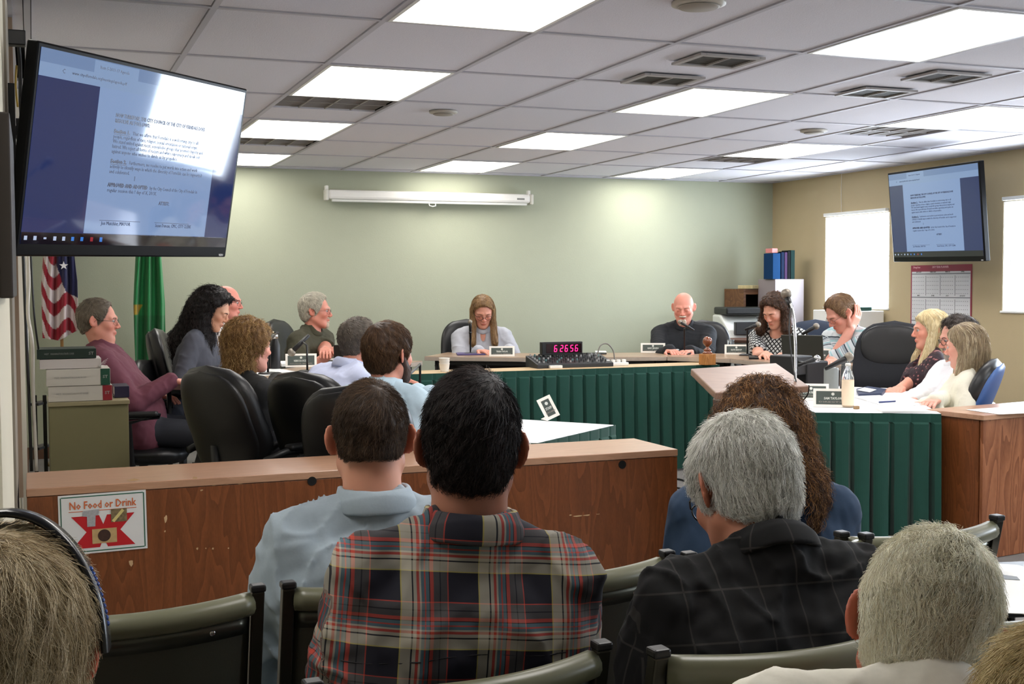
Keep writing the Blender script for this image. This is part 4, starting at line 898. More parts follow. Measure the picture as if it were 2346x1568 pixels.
# ---------------------------------------------------------------- audience stacking chairs
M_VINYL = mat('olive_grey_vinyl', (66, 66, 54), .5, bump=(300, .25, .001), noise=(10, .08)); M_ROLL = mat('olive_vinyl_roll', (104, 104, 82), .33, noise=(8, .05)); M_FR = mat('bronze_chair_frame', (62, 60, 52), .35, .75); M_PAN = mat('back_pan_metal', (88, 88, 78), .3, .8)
def stack_chair(label, loc, heading, top=.84, w=.47, group='audience stacking chairs', bow=.055):
    t = thing('stacking_chair', label, 'chair', (loc[0], loc[1], 0), -math.radians(heading), group); hw = w/2; rec = .10
    Y = lambda z: -.20-rec*(z-.42)/.42
    for sg in (-1, 1):
        obj('rear_post', MB().bar((sg*hw, Y(.42)-.0, .40), (sg*hw, Y(top), top), .024, .024).bar((sg*hw, Y(.42), .41), (sg*hw, -.26, .0), .024, .024), M_FR, t, bevel=.003)
        obj('front_leg', MB().bar((sg*hw, -.20, .43), (sg*hw, .22, .43), .024, .024).bar((sg*hw, .21, .43), (sg*hw, .24, 0), .024, .024), M_FR, t, bevel=.003)
        obj('post_cap', MB().box((sg*hw, Y(top), top+.004), (.029, .029, .014)), M_BLACK, t, bevel=.004)
    n = 22; xs = [(-1+2*k/n)*(hw-.016) for k in range(n+1)]; bw = lambda x, z: Y(z)-bow*(1-(x/(hw-.016))**2)*(.55+.45*(z-.45)/.4)
    rows = []
    for z in np.linspace(top-.035, .47, 9): rows.append([(x, bw(x, z)+.006, z) for x in xs])
    obj('backrest', MB().grid(rows), M_VINYL, t, smooth=True, solid=.014)
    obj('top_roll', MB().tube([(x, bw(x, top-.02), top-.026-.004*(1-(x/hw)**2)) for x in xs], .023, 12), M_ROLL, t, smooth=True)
    obj('back_rail', MB().grid([[(x, bw(x, z)-.006, z) for x in xs] for z in (top-.052, top-.085)]), M_PAN, t, smooth=True, solid=.003)
    for sx in (-1, 1): x = sx*hw*.62; obj('rivet', MB().sphere((x, bw(x, top-.068)-.0085, top-.068), (.006, .003, .006), 10, 8), M_CHROME, t, smooth=True)
    rows = pad(w-.03, .43, .05, .0, 4.); R4_ = Matrix.Translation((0, .03, .455)) @ Matrix.Rotation(-PI/2, 4, 'X'); obj('seat', MB().grid([[tuple(R4_ @ Vector((p[0], -p[1], p[2]))) for p in r_] for r_ in rows], closed_u=True), M_VINYL, t, smooth=True)
    return t
# ================================================================ props
def box_thing(name, label, cat, c, d, m, rz=0, bevel=.004, group=None):
    o = obj(name, MB().box((0, 0, d[2]/2), d), m, bevel=bevel, loc=c); o.rotation_euler = (0, 0, rz); return tag(o, label, cat, group)
def facing(p, to=(0, 0)): return math.atan2(to[0]-p[0], -(to[1]-p[1]))      # rz so that local -y looks at 'to'
# ---- flags
M_FLAG = mat('flag_cloth', (255, 255, 255), .8, vcol='Col', sheen=.2)
def flag(label, base, xl, xr, ztop, zbot, colf, pole_top, pole_x, name='flag', rc=.032, seed=0, bottom=None):
    t = thing(name, label, 'flag', (base[0], base[1], 0)); rx = .0
    obj('flag_pole', MB().cyl((0, 0, .02), (0, 0, pole_top), .013, n=12), mat('flag_pole_oak', (150, 110, 60), .4), t, smooth=True)
    obj('pole_base', MB().lathe([(.15, 0), (.15, .012), (.12, .022), (.04, .045), (.03, .10), (.001, .10)], n=28), mat('brass_base', (120, 100, 60), .35, .8), t, smooth=True)
    obj('finial', MB().lathe([(.001, 0), (.02, .01), (.012, .03), (.03, .05), (.022, .10), (.001, .14)], (0, 0, pole_top), n=16), mat('brass_base', (120, 100, 60), .35, .8), t, smooth=True)
    nu, nv = 56, 150; U, V_ = np.meshgrid(np.linspace(0, 1, nu), np.linspace(0, 1, nv)); zb = bottom(U) if bottom is not None else zbot
    w = (xr-xl)*(.42+.58*np.minimum(V_*1.6, 1)**.7); X_ = w*(U-.5)+(xl+xr)/2*(.2+.8*np.minimum(V_*2, 1)); Z_ = ztop+(zb-ztop)*V_; Y_ = -.03+rc*np.sin(U*15+V_*1.6+seed)*(.5+.5*V_)+.02*np.sin(U*31+V_*5)
    V = np.stack([X_, Y_, Z_], -1).reshape(-1, 3); i = np.arange(nu*nv).reshape(nv, nu); F = np.stack([i[:-1, :-1], i[:-1, 1:], i[1:, 1:], i[1:, :-1]], -1).reshape(-1, 4)
    C = colf(X_.ravel(), Z_.ravel(), U.ravel(), V_.ravel()); o = np_mesh('flag_cloth', V, F, M_FLAG, t, col=C); md = o.modifiers.new('solid', 'SOLIDIFY'); md.thickness = .003; return t
b1 = atY(150, 700, 10.35); p_ = lambda x, y, d=10.35: atY(x, y, d)
def us(X, Z, U, V):
    red, white, blue = [np.array(lin(c)) for c in ((150, 20, 42), (208, 196, 196), (26, 28, 74))]
    tt = (Z+X*1.05+.11*np.sin(U*6))/.205; s_ = np.floor(tt) % 1; fr = tt-np.floor(tt); C = np.where((fr < .5)[:, None], red, white)
    cant = (U > .42) & (Z > 1.42-.15*(U-.42)+0) & (Z-1.42 > -(U-.42)*.9+.18); return np.where(cant[:, None], blue, C)
zb1 = p_(130, 787)[2]; FL1 = flag('hanging american flag with diagonal red and white stripes by left wall', (p_(140, 700)[0], p_(140, 700)[1]), p_(96, 740)[0]-p_(140, 740)[0], p_(178, 740)[0]-p_(140, 740)[0], 2.12, zb1, us, 2.2, 0, seed=1, bottom=lambda U: zb1+.10*np.abs(U-.45)+.05*U)
st = p_(146, 609, 10.26); mbs = MB(); pts = []
for k in range(10): a = PI/2+k*PI/5; r_ = .036 if k % 2 == 0 else .014; pts.append((r_*math.cos(a), 0, r_*math.sin(a)))
mbs.add(pts+[(x, -.003, z) for x, _, z in pts], [tuple(range(10)), tuple(range(19, 9, -1))]+[(i, (i+1) % 10, (i+1) % 10+10, i+10) for i in range(10)])
o = obj('star', mbs, mat('star_white', (225, 222, 226), .7), FL1, loc=(st[0]-FL1.location[0], st[1]-FL1.location[1], st[2]))
g0 = p_(343, 700)
def gr(X, Z, U, V):
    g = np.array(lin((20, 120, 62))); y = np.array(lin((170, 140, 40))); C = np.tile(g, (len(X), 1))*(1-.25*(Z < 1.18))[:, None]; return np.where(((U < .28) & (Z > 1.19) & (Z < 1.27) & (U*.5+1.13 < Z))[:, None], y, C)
zb2 = p_(360, 838)[2]; flag('hanging green state flag on pole behind the empty chair', (g0[0], g0[1]), p_(306, 740)[0]-g0[0], p_(378, 740)[0]-g0[0], 2.12, zb2, gr, 2.2, 0, seed=3, rc=.04)
# ---- left cabinet with books
YC = 6.0; ca1 = atY(109, 925, YC); cb1 = atY(297, 915, YC); rzc = 0.
cw = float(cb1[0]-ca1[0]); ct = float((ca1[2]+cb1[2])/2); t = thing('side_cabinet', 'low olive beige cabinet at the left carrying law books', 'cabinet', (float(ca1[0]), YC, 0)); M_OLV = mat('olive_laminate', (128, 122, 88), .6, noise=(30, .03))
obj('cabinet_body', MB().box((cw/2, .19, (ct-.02)/2), (cw-.01, .36, ct-.02)), M_OLV, t, bevel=.003); obj('cabinet_top', MB().box((cw/2, .19, ct-.01), (cw, .39, .02)), mat('olive_laminate_top', (150, 140, 108), .5), t, bevel=.003)
def book(label, px0, px1, z, h, Yb, cover, dp=.24, tagc=None, group='law books stacked on the left cabinet', txt=None, pages=False):
    a = atY(px0, 880, Yb); b2 = atY(px1, 880, Yb); w = float(b2[0]-a[0]); t = thing('law_book', label, 'book', (float(a[0]), Yb, z), 0, group)
    if pages: obj('page_block', MB().box((w/2, dp/2, h/2), (w, dp, h-.002)), mat('page_edges', (196, 188, 184), .9, noise=(300, .12)), t)
    else:
        obj('page_block', MB().box((w/2, dp/2+.005, h/2), (w-.012, dp-.01, h-.010)), mat('page_edges', (196, 188, 184), .9), t); c_ = MB().box((w/2, dp/2, .003), (w, dp, .005)).box((w/2, dp/2, h-.003), (w, dp, .005)).box((w/2, .002, h/2), (w, .006, h-.001)); obj('cover', c_, cover, t, bevel=.0015)
    if tagc: obj('spine_label', MB().box((w-.022, -.0015, h/2), (.042, .002, h-.002)), tagc, t)
    if txt:
        TM = Matrix.Rotation(PI/2, 4, 'X'); TM.translation = Vector((0, -.0030, h/2)); textlines([(txt, w*.12, 0, 1, 'LEFT', w*.5, 0), ('ST', w-.034, 0, 1.6, 'LEFT', .022, .0003)], .012, mat('spine_lettering', (150, 150, 146), .6), t, TM, 'spine_lettering')
    return t
M_WBK = mat('white_book_cover', (196, 190, 180), .5); M_DGN = mat('dark_green_cover', (20, 40, 32), .45); M_NVY = mat('navy_cover', (30, 26, 56), .45)
book('white law book with red spine label at the bottom of the stack', 110, 257, ct+.001, .072, YC+.01, M_WBK, tagc=mat('red_label', (140, 30, 40), .5), txt='WEST   WASHINGTON COURT RULES')
book('white law book with green spine label second from the bottom', 106, 253, ct+.074, .078, YC+.005, M_WBK, tagc=mat('green_label', (14, 70, 50), .5), txt='WEST   WASHINGTON COURT RULES')
book('thick block of loose white pages under the green book', 92, 233, ct+.153, .046, YC+.03, M_WBK, pages=True)
book('dark green law book on top of the stack', 86, 222, ct+.200, .046, YC+.03, M_DGN, txt='WEST   WASHINGTON STATE CODE')
book('navy law book lying behind the stack', 262, 296, ct+.001, .055, YC+.12, M_NVY, dp=.2)
fl_ = MB()
for k in range(6): a = atY(226+k*2, 838-k*2, YC+.025); fl_.bar(tuple(a), (a[0]+.022, a[1]-.003, a[2]+.004*(k-2)), .010, .0007)
tag(obj('page_flags', fl_, M_PAPER), 'white index flags sticking out of the loose page block', 'bookmark')
# ---- left wall wiring and hardware
M_CW = mat('white_cable', (206, 200, 190), .5); M_CB = mat('black_cable', (16, 16, 17), .5)
def cable(label, pts, r, m, group=None): tag(obj('cable', MB().tube([tuple(p) for p in pts], r, 8), m, smooth=True), label, 'cable', group)
def spl(P, n=6):
    P = [np.array(p, float) for p in P]; out = []
    for i in range(len(P)-1):
        p0, p1, p2, p3 = P[max(i-1, 0)], P[i], P[i+1], P[min(i+2, len(P)-1)]
        for k in range(n): t_ = k/n; out.append(.5*((2*p1)+(-p0+p2)*t_+(2*p0-5*p1+4*p2-p3)*t_**2+(-p0+3*p1-3*p2+p3)*t_**3))
    out.append(P[-1]); return out
G_ = 'cables hanging down the left wall'
cable('thick black cable hanging straight down beside the left wall', spl([atD(52, 560, 5.6), atD(59, 740, 5.6), atD(66, 900, 5.6), atD(72, 1080, 5.6)]), .007, M_CB, G_)
cable('white cable bulging away from the left wall toward the books', spl([atD(64, 560, 5.5), atD(66, 640, 5.5), atD(64, 720, 5.5), atD(74, 790, 5.5), atD(76, 900, 5.6), atD(84, 1080, 5.6)]), .008, M_CW, G_)
cable('thin black cable with inline plugs reaching the top book', spl([atD(70, 570, 5.4), atD(73, 640, 5.4), atD(79, 730, 5.4), atD(88, 800, 5.5)]), .0045, M_CB, G_)
cable('second white cable close against the left wall', spl([atD(58, 560, 5.7), atD(62, 760, 5.7), atD(68, 950, 5.7), atD(74, 1080, 5.7)]), .006, M_CW, G_)
cable('black cable looping behind the left television', spl([atD(42, 95, 4.6), atD(46, 150, 4.6), atD(47, 230, 4.5), atD(50, 300, 4.5), atD(42, 360, 4.5), atD(44, 440, 4.5)]), .007, M_CB, G_)
cable('yellow cable beside the left television', spl([atD(38, 150, 4.6), atD(36, 200, 4.6), atD(41, 245, 4.6)]), .004, mat('yellow_cable', (170, 140, 50), .5), G_)
for px_, py_, w_, h_, lb in ((38, 88, .062, .055, 'black cable outlet high on the wall above the television'), (38, 296, .065, .075, 'upper black bracket clamp beside the television'), (40, 388, .05, .07, 'lower black bracket clamp beside the television')):
    c = atD(px_, py_, 4.45); tag(obj('wall_box', MB().box((0, 0, 0), (w_, .05, h_)), M_BLACK, bevel=.004, loc=(max(c[0], XL+w_/2+.004), c[1], c[2])), lb, 'wall hardware')
tag(obj('framed_board', MB().box((XL+.0152, 3.30, 1.605), (.03, .62, .42)), mat('dark_brown_frame', (44, 36, 30), .6), bevel=.004), 'dark brown board edge on the left wall at photo edge', 'notice board')
t = thing('wire_rack', 'black metal rack standing between left wall and cabinet', 'rack', (0, 0, 0)); ra = atD(82, 1000, 6.1); rb = atD(104, 1000, 6.1)
for p_r in (ra, rb): obj('rack_post', MB().box((p_r[0], p_r[1], .44), (.018, .018, .88)), M_BLACK, t)
for z_ in (.2, .45, .62, .84): obj('rack_shelf', MB().bar((ra[0], ra[1], z_), (rb[0], rb[1], z_), .16, .012), M_BLACK, t)
# ---- nameplates
M_NPF = mat('nameplate_white', (244, 238, 228), .5); M_NPG = mat('nameplate_green', (62, 72, 66), .5); M_NPT = mat('nameplate_lettering', (214, 216, 208), .5); M_NPS = mat('nameplate_small_lettering', (150, 140, 130), .6)
def nameplate(label, px, py, z, line, sub='COUNCIL MEMBER', w=.205, h=.085, rz=None, lean=.35, tilt=0, cut=99):
    p = atZ(px, py, z); rz = facing(p) if rz is None else rz; t = thing('nameplate', label, 'nameplate', (p[0], p[1], z+.001), rz, 'name cards on the tables')
    R_ = Matrix.Rotation(-lean, 4, 'X'); mb = MB(); zz = h/2
    mb.box((0, 0, zz), (w, .004, h), R_); mb.add([tuple(v) for v in ((-w/2, 0, .001), (w/2, 0, .001), (w/2, .075, .001), (-w/2, .075, .001), (-w/2, 0, .004), (w/2, 0, .004), (w/2, .075, .004), (-w/2, .075, .004))], [(0, 1, 2, 3), (4, 5, 6, 7), (0, 1, 5, 4), (2, 3, 7, 6), (1, 2, 6, 5), (0, 3, 7, 4)]); obj('card', mb, M_NPF, t)
    obj('green_panel', MB().box((0, -.0028, zz), (w-.032, .002, h-.030), R_), M_NPG, t)
    obj('emblem', MB().cyl((0, -.0038, zz+h*.20), (0, -.0048, zz+h*.20), .0085, n=18), M_NPT, t).matrix_local = R_
    TM = R_ @ Matrix.Translation((0, -.0044, zz)) @ Matrix.Rotation(PI/2, 4, 'X')
    textlines([(line, 0, -.004, 1, 'CENTER', w*.46, .0005)], .018, M_NPT, t, TM, 'name_lettering'); textlines([(sub, 0, -.024, 1, 'CENTER', w*.72, .0001)], .010, M_NPS, t, TM, 'title_lettering'); return t
nameplate('white framed name card before the blonde woman in grey', 1150, 817, ZD, 'TERESA TAYLOR')
nameplate('white framed name card before the bald man in black', 1496, 809, ZD, 'GARY JENSEN')
nameplate('white framed name card before the woman in knit dress', 1687, 813, ZD, 'KATE BISHOP', w=.19)
nameplate('small white framed name card before the striped shirt person', 1881, 829, ZD, 'ROSE', w=.14, h=.10)
nameplate('white framed name card beside the black bottle', 690, 842, ZD, 'REBECCA XCZAR', w=.22, h=.10)
nameplate('white framed name card before the white haired man in olive', 752, 826, ZD, 'GREG HANSEN', w=.22, h=.10)
nameplate('dark green name card half hidden by the lectern', 1858, 918, ZS, 'DEVIN REYNE', 'COMMUNITY DEVELOPMENT', w=.20, h=.10)
nameplate('white framed name card beside the orange labelled bottle', 1908, 934, ZS, 'SAM TAYLOR', 'DIRECTOR', w=.21, h=.105)
p = atZ(1264, 968, ZS); t = nameplate('tilted small name card standing on the white staff table', 1268, 966, ZS, 'STAFF', w=.075, h=.115, rz=facing(p)+.5); t.rotation_euler = (0, -.38, facing(p)+.4); t.location.z += .016
# ---- microphones
M_MESH = mat('microphone_grille', (142, 134, 122), .45, .5, noise=(400, .3)); M_MIC = mat('microphone_body', (24, 24, 26), .4)
def mic(label, head, tail, foot=None, r=.024, neck_=None, group='microphones on the tables', mesh=None, stand_m=None):
    h_ = Vector(tuple(head)); tl_ = Vector(tuple(tail)); d = (tl_-h_).normalized(); base = Vector(tuple(foot)) if foot is not None else tl_; t = thing('microphone', label, 'microphone', tuple(base), 0, group); L = lambda v: tuple(Vector(v)-base)
    obj('grille_ball', MB().sphere(L(h_), r, 18, 12), mesh or M_MESH, t, smooth=True); obj('handle', MB().tube([L(h_+d*r*.7), L(h_+d*(r*1.2)), L(tl_)], [r*.62, r*.66, r*.42], 12), M_MIC, t, smooth=True)
    if foot is not None:
        clip = h_+(tl_-h_)*.62; pts = [L(clip)]+([L(n) for n in neck_] if neck_ else [L(Vector((base.x, base.y, clip.z-.02)))])+[(0, 0, .012)]
        obj('stand', MB().tube(pts, .007, 10), stand_m or M_MIC, t, smooth=True); obj('mic_clip', MB().sphere(L(clip), .013, 10, 8), M_MIC, t, smooth=True); obj('stand_base', MB().lathe([(.065, 0), (.065, .008), (.05, .014), (.001, .016)], n=24), M_MIC, t, smooth=True)
    return t
def tz(px, py, z=None): return atZ(px, py, ZD if z is None else z)
f_ = tz(1078, 812); mic('microphone upright in front of the blonde woman in grey', atD(1077, 738, 9.6), atD(1078, 778, 9.62), f_, .018)
f_ = tz(1568, 812); mic('microphone at the mouth of the bald man', atD(1557, 738, 9.9), atD(1590, 757, 9.85), f_, .017)
f_ = tz(1712, 815); mic('microphone on stand before the woman in knit dress', atD(1737, 744, 9.3), atD(1706, 756, 9.3), f_, .022)
f_ = tz(1848, 826); mic('microphone on stand between knit dress and striped shirt', atD(1870, 748, 8.9), atD(1838, 766, 8.9), f_, .024)
f_ = tz(704, 853); mic('large round microphone beside the nameplates at left', atD(668, 808, 8.3), atD(708, 768, 8.3), f_, .028)
f_ = atZ(1930, 905, ZS); mic('microphone on stand over the right white table', atD(1945, 818, 7.0), atD(1890, 846, 7.0), f_, .027)
f_ = atZ(1828, 895, ZS); mic('silver microphone pointing right beside the lectern', atD(1872, 822, 7.3), atD(1828, 838, 7.3), f_, .022, mesh=M_CHROME)
f_ = atZ(963, 925, ZS); mic('slim white microphone in front of the bearded man', atD(921, 866, 5.6), atD(930, 872, 5.62), f_, .010, mesh=M_WHITE)
f_ = tz(614, 858); mic('slim light microphone above the black bottle', atD(626, 762, 8.6), atD(640, 765, 8.6), f_, .008, mesh=mat('tan_mic', (196, 180, 150), .4))
# lectern goose neck
T_ = bpy.data.objects['lectern']; bpt = atD(1822, 884, 4.92); hd = atD(1801, 674, 5.15); t = thing('gooseneck_microphone', 'tall chrome gooseneck microphone rising from the lectern', 'microphone', tuple(bpt)); L = lambda v: tuple(Vector(tuple(v))-Vector(tuple(bpt)))
obj('gooseneck', MB().tube([L(v) for v in spl([bpt, atD(1822, 790, 5.0), atD(1819, 730, 5.08), atD(1811, 695, 5.12)])], .006, 10), M_CHROME, t, smooth=True); obj('grille_ball', MB().sphere(L(hd), .023, 20, 14), M_MESH, t, smooth=True); obj('capsule_body', MB().cyl(L(atD(1804, 684, 5.14)), L(atD(1812, 704, 5.12)), .013, .010), M_MIC, t, smooth=True)
obj('mic_cord', MB().tube([L(v) for v in spl([atD(1811, 704, 5.1), atD(1808, 760, 5.02), atD(1816, 840, 4.95), atD(1826, 882, 4.9)])], .003, 6), M_CB, t, smooth=True)
cable('black cord hanging from the lectern edge over the white table', spl([atD(1853, 884, 4.86), atD(1850, 905, 4.9), atD(1835, 925, 4.95), atD(1820, 960, 5.0)]), .003, M_CB)
# ---- centre table kit
dd = (cb_-ca)/np.linalg.norm(cb_-ca); nn = np.array([-dd[1], dd[0]]); rzt = math.atan2(dd[1], dd[0])
mp_ = atZ(1322, 843, ZC)[:2]+nn*.13
t = thing('audio_mixer', 'black audio mixer with many knobs below the red digit clock', 'mixer', (mp_[0], mp_[1], ZC), rzt)
mb = MB().add([(x, y, z) for x in (-.31, .31) for y, z in ((-.11, 0), (.13, 0), (.13, .085), (-.11, .03))], [(0, 1, 2, 3), (7, 6, 5, 4), (0, 4, 5, 1), (1, 5, 6, 2), (2, 6, 7, 3), (3, 7, 4, 0)]); obj('mixer_case', mb, mat('mixer_case', (38, 40, 42), .5), t, bevel=.004)
kn = None; rk = np.random.default_rng(4); cols = [mat('knob_black', (18, 18, 20), .5), mat('knob_grey', (140, 140, 140), .4), mat('knob_teal', (70, 110, 110), .4)]
for i in range(16):
    for j in range(5):
        y = -.085+.045*j; z = .033+(y+.11)*.229; o = obj('knob', MB().cyl((0, 0, 0), (0, 0, .016), .0075, .006, n=10), cols[0 if rk.random() < .6 else (1 if rk.random() < .7 else 2)], t, loc=(-.285+.036*i, y, z))
cable('grey cable arching over the mixer', spl([(mp_+dd*.22+nn*.0).tolist()+[ZC+.06], (mp_+dd*.25+nn*.0).tolist()+[ZC+.15], (mp_+dd*.31).tolist()+[ZC+.165], (mp_+dd*.36).tolist()+[ZC+.11], (mp_+dd*.37).tolist()+[ZC+.03]]), .005, mat('grey_cable', (120, 116, 110), .5))
ps = mp_+dd*.36-nn*.05; t2 = thing('power_strip', 'white power strip with plugs right of the mixer', 'power strip', (ps[0], ps[1], ZC), rzt)
obj('strip_body', MB().box((0, 0, .013), (.19, .055, .026)), M_WHITE, t2, bevel=.006)
for k in range(4): obj('plug', MB().box((-.07+.045*k, 0, .036), (.026, .03, .022)), M_WHITE, t2, bevel=.004)
ck = mp_+nn*.10-dd*.03; cz = ZC+.0865; t = thing('digital_timer', 'black digital timer showing red digits 62656 on the mixer', 'clock', (ck[0], ck[1], cz), rzt); Wc, Hc = .335, .098
obj('timer_case', MB().box((0, 0, Hc/2), (Wc, .05, Hc)), M_BLACK, t, bevel=.004); obj('timer_window', MB().box((.012, -.0262, Hc/2), (Wc-.045, .002, Hc-.028)), mat('timer_window', (30, 4, 12), .15), t)
E_LED = mat('led_digit', (255, 20, 90), .5, emit=((255, 24, 96), 5.)); seg = {'6': 'acdefg', '2': 'abged', '5': 'acdfg'}; dw, dh = .019, .046
for k, ch in enumerate('62656'):
    x0 = (-.057, -.008, .031, .076, .115)[k]; g = MB(); z0 = Hc/2
    def sg(n):
        th_ = .0045; sl = .10
        P2 = {'a': ((-dw/2, dh/2), (dw/2, dh/2)), 'g': ((-dw/2, 0), (dw/2, 0)), 'd': ((-dw/2, -dh/2), (dw/2, -dh/2)), 'f': ((-dw/2, dh/2), (-dw/2, 0)), 'b': ((dw/2, dh/2), (dw/2, 0)), 'e': ((-dw/2, 0), (-dw/2, -dh/2)), 'c': ((dw/2, 0), (dw/2, -dh/2))}[n]
        (xa, za), (xb, zb) = P2; sx = .88; mx_, mz_ = (xa+xb)/2, (za+zb)/2; xa, xb, za, zb = mx_+(xa-mx_)*sx, mx_+(xb-mx_)*sx, mz_+(za-mz_)*sx, mz_+(zb-mz_)*sx
        g.bar((x0+xa+za*sl, -.0278, z0+za), (x0+xb+zb*sl, -.0278, z0+zb), .0012 if False else th_, .0012, up=(0, 1, 0))
    for n in seg[ch]: sg(n)
    obj('digit', g, E_LED, t)
fp = atZ(1628, 837, ZC)[:2]+nn*.05; t = thing('wooden_finial', 'turned wooden ball finial on a square block on centre table', 'trophy', (fp[0], fp[1], ZC), rzt)
obj('block', MB().box((0, 0, .042), (.095, .095, .084)), wood_mat('finial_block', (150, 92, 40), (196, 136, 70), 'Z', 3., .4), t, bevel=.003)
obj('turned_ball', MB().lathe([(.038, .084), (.040, .092), (.030, .100), (.026, .108), (.032, .114), (.022, .122), (.012, .134), (.013, .142), (.024, .150), (.034, .164), (.037, .180), (.033, .198), (.022, .212), (.001, .218)], n=28), mat('finial_gloss', (128, 66, 34), .15, coat=.8), t, smooth=True)
cp = atZ(1024, 853, ZC)[:2]+nn*.06
for k in range(3):
    o = obj('paper_cup', MB().lathe([(.030, 0), (.038, .055), (.040, .057), (.036, .055), (.028, .003), (.001, .003)], n=24, cap=False), M_WHITE, smooth=True, loc=(cp[0], cp[1], ZC+.001+k*.020)); tag(o, 'white paper cup, %s of the small stack on the centre table' % ('bottom', 'middle', 'top')[k], 'cup', 'paper cups stacked on centre table')
box_thing('card_stack', 'small stack of white cards before the mixer', 'cards', (float((mp_-dd*.17-nn*.125)[0]), float((mp_-dd*.17-nn*.125)[1]), ZC), (.10, .03, .022), M_WHITE, rzt)
box_thing('black_tablet', 'black tablet lying on the council table right of the timer', 'tablet', tuple(atZ(1362, 812, ZD)), (.17, .12, .012), M_BLACK, rzt)
# ---- bottles
gb_ = MATS.get('clear_plastic') or mat('clear_plastic', (235, 240, 242), .08, trans=.92, ior=1.2)
def bottle(label, px, py, z, prof, m, cap=None, band=None, liquid=None, cat='bottle', name='water_bottle'):
    p = atZ(px, py, z); t = thing(name, label, cat, (p[0], p[1], z+.001)); obj('bottle_body', MB().lathe(prof, n=28), m, t, smooth=True); H_ = prof[-1][1]
    if cap: obj('cap', MB().lathe([(cap[0], 0), (cap[0], cap[1]), (cap[0]*.8, cap[1]+.004), (.001, cap[1]+.004)], (0, 0, H_-.002), n=20), cap[2], t, smooth=True)
    if band: obj('bottle_label', MB().lathe([(band[0], band[1]), (band[0], band[2])], n=28, cap=False), band[3], t, smooth=True)
    if liquid: obj('drink', MB().lathe([(liquid[0], .004), (liquid[0], liquid[1]), (.001, liquid[1])], n=24), liquid[2], t, smooth=True)
    return t
bottle('black insulated bottle with white logo and silver collar at left', 631, 846, ZD, [(.034, 0), (.036, .01), (.036, .165), (.026, .195), (.021, .205), (.021, .212)], mat('matte_black_steel', (17, 17, 20), .4), cap=(.022, .028, M_CHROME))
bottle('water bottle filled with pale orange drink on right table', 1942, 934, ZS, [(.030, 0), (.033, .008), (.033, .135), (.033, .165), (.024, .195), (.013, .215), (.013, .228)], gb_, cap=(.015, .012, M_WHITE), band=(.0335, .012, .150, mat('orange_white_label', (250, 226, 196), .5)), liquid=(.030, .15, mat('orange_drink', (244, 206, 160), .3)))
bottle('clear empty plastic bottle behind the orange labelled bottle', 1936, 905, ZS, [(.030, 0), (.032, .008), (.032, .14), (.022, .185), (.012, .205), (.012, .218)], gb_, cap=(.014, .012, M_WHITE))
bottle('small water bottle with pink label before the striped shirt', 1889, 812, ZD, [(.028, 0), (.030, .008), (.030, .11), (.020, .145), (.011, .16), (.011, .17)], gb_, cap=(.013, .012, M_WHITE), band=(.0308, .045, .095, mat('pink_label', (200, 90, 130), .5)))
bottle('tall grey tumbler behind the right nameplates', 1904, 912, ZS, [(.040, 0), (.043, .01), (.043, .17), (.040, .178), (.001, .180)], mat('grey_enamel', (136, 140, 138), .35), name='tumbler', cat='tumbler')
bottle('clear drinking glass left of the printer microphone', 1674, 806, ZD, [(.028, 0), (.030, .09), (.031, .10)], gb_, name='drinking_glass', cat='glass')
# ---- papers, folders, laptops
def sheet(label, quad, z, m=None, th_=.0015, name='paper_sheet', cat='paper', group=None):
    P2 = [atZ(x, y, z) for x, y in quad]; c = sum(P2)/len(P2); mb = MB().prism([(p[0]-c[0], p[1]-c[1]) for p in P2], 0, th_); o = obj(name, mb, m or M_PAPER, loc=(c[0], c[1], z+.0012)); return tag(o, label, cat, group)
sheet('open white notepad near the front corner of the right table', [(2004, 938), (2022, 947), (2135, 947), (2075, 930)], ZS, th_=.010)
sheet('white papers in the middle of the right table', [(1985, 920), (2070, 908), (2125, 925), (2050, 938)], ZS)
sheet('yellow edged pad beside the navy folder', [(1957, 912), (2010, 908), (2040, 915), (1985, 920)], ZS, th_=.008)
sheet('navy blue folder with papers near the floral blouse', [(1962, 898), (1988, 892), (2030, 898), (2020, 909), (1968, 911)], ZS, mat('navy_folder', (36, 50, 82), .5), .018, 'folder', 'folder')
sheet('white sheet tucked on the navy folder', [(1963, 895), (1980, 889), (2008, 894), (1992, 900)], ZS+.021)
sheet('dark notebook with white pages beside grey tumbler', [(1862, 896), (1900, 897), (1896, 889), (1866, 888)], ZS, M_DGN, .012, 'notebook', 'notebook')
box_thing('wooden_block', 'tiny brown wooden block beside the orange labelled bottle', 'block', tuple(atZ(1962, 938, ZS)), (.030, .02, .018), mat('small_wood', (150, 120, 80), .5))
t = thing('pen', 'blue and silver pen lying on papers of the right table', 'pen', tuple(atZ(2034, 921, ZS+.008))); obj('pen_body', MB().tube([(-.06, .0, 0), (.06, .01, 0)], .0045, 8), mat('blue_pen', (30, 50, 110), .3), t, smooth=True)
sheet('white papers under the hands of the bearded man', [(945, 918), (985, 915), (1010, 930), (960, 936)], ZS)
sheet('papers spread on the left table beside the bottle', [(560, 848), (640, 846), (700, 856), (600, 862)], ZD)
sheet('white agenda papers behind the left nameplate', [(640, 834), (700, 832), (705, 838), (645, 841)], ZD, th_=.02)
sheet('small white note on the council table behind the mixer', [(1363, 805), (1388, 805), (1390, 808), (1365, 808)], ZD)
sheet('striped papers curled beside the bald man name card', [(1522, 806), (1550, 803), (1556, 807), (1530, 810)], ZD, th_=.02)
sheet('dark folder on the table before the bald man', [(1545, 806), (1595, 804), (1600, 808), (1550, 810)], ZD, M_BLACK, .014, 'folder', 'folder')
sheet('white papers before the woman in knit dress', [(1725, 815), (1785, 815), (1790, 821), (1730, 821)], ZD, mat('grey_paper', (176, 176, 172), .6), .012)
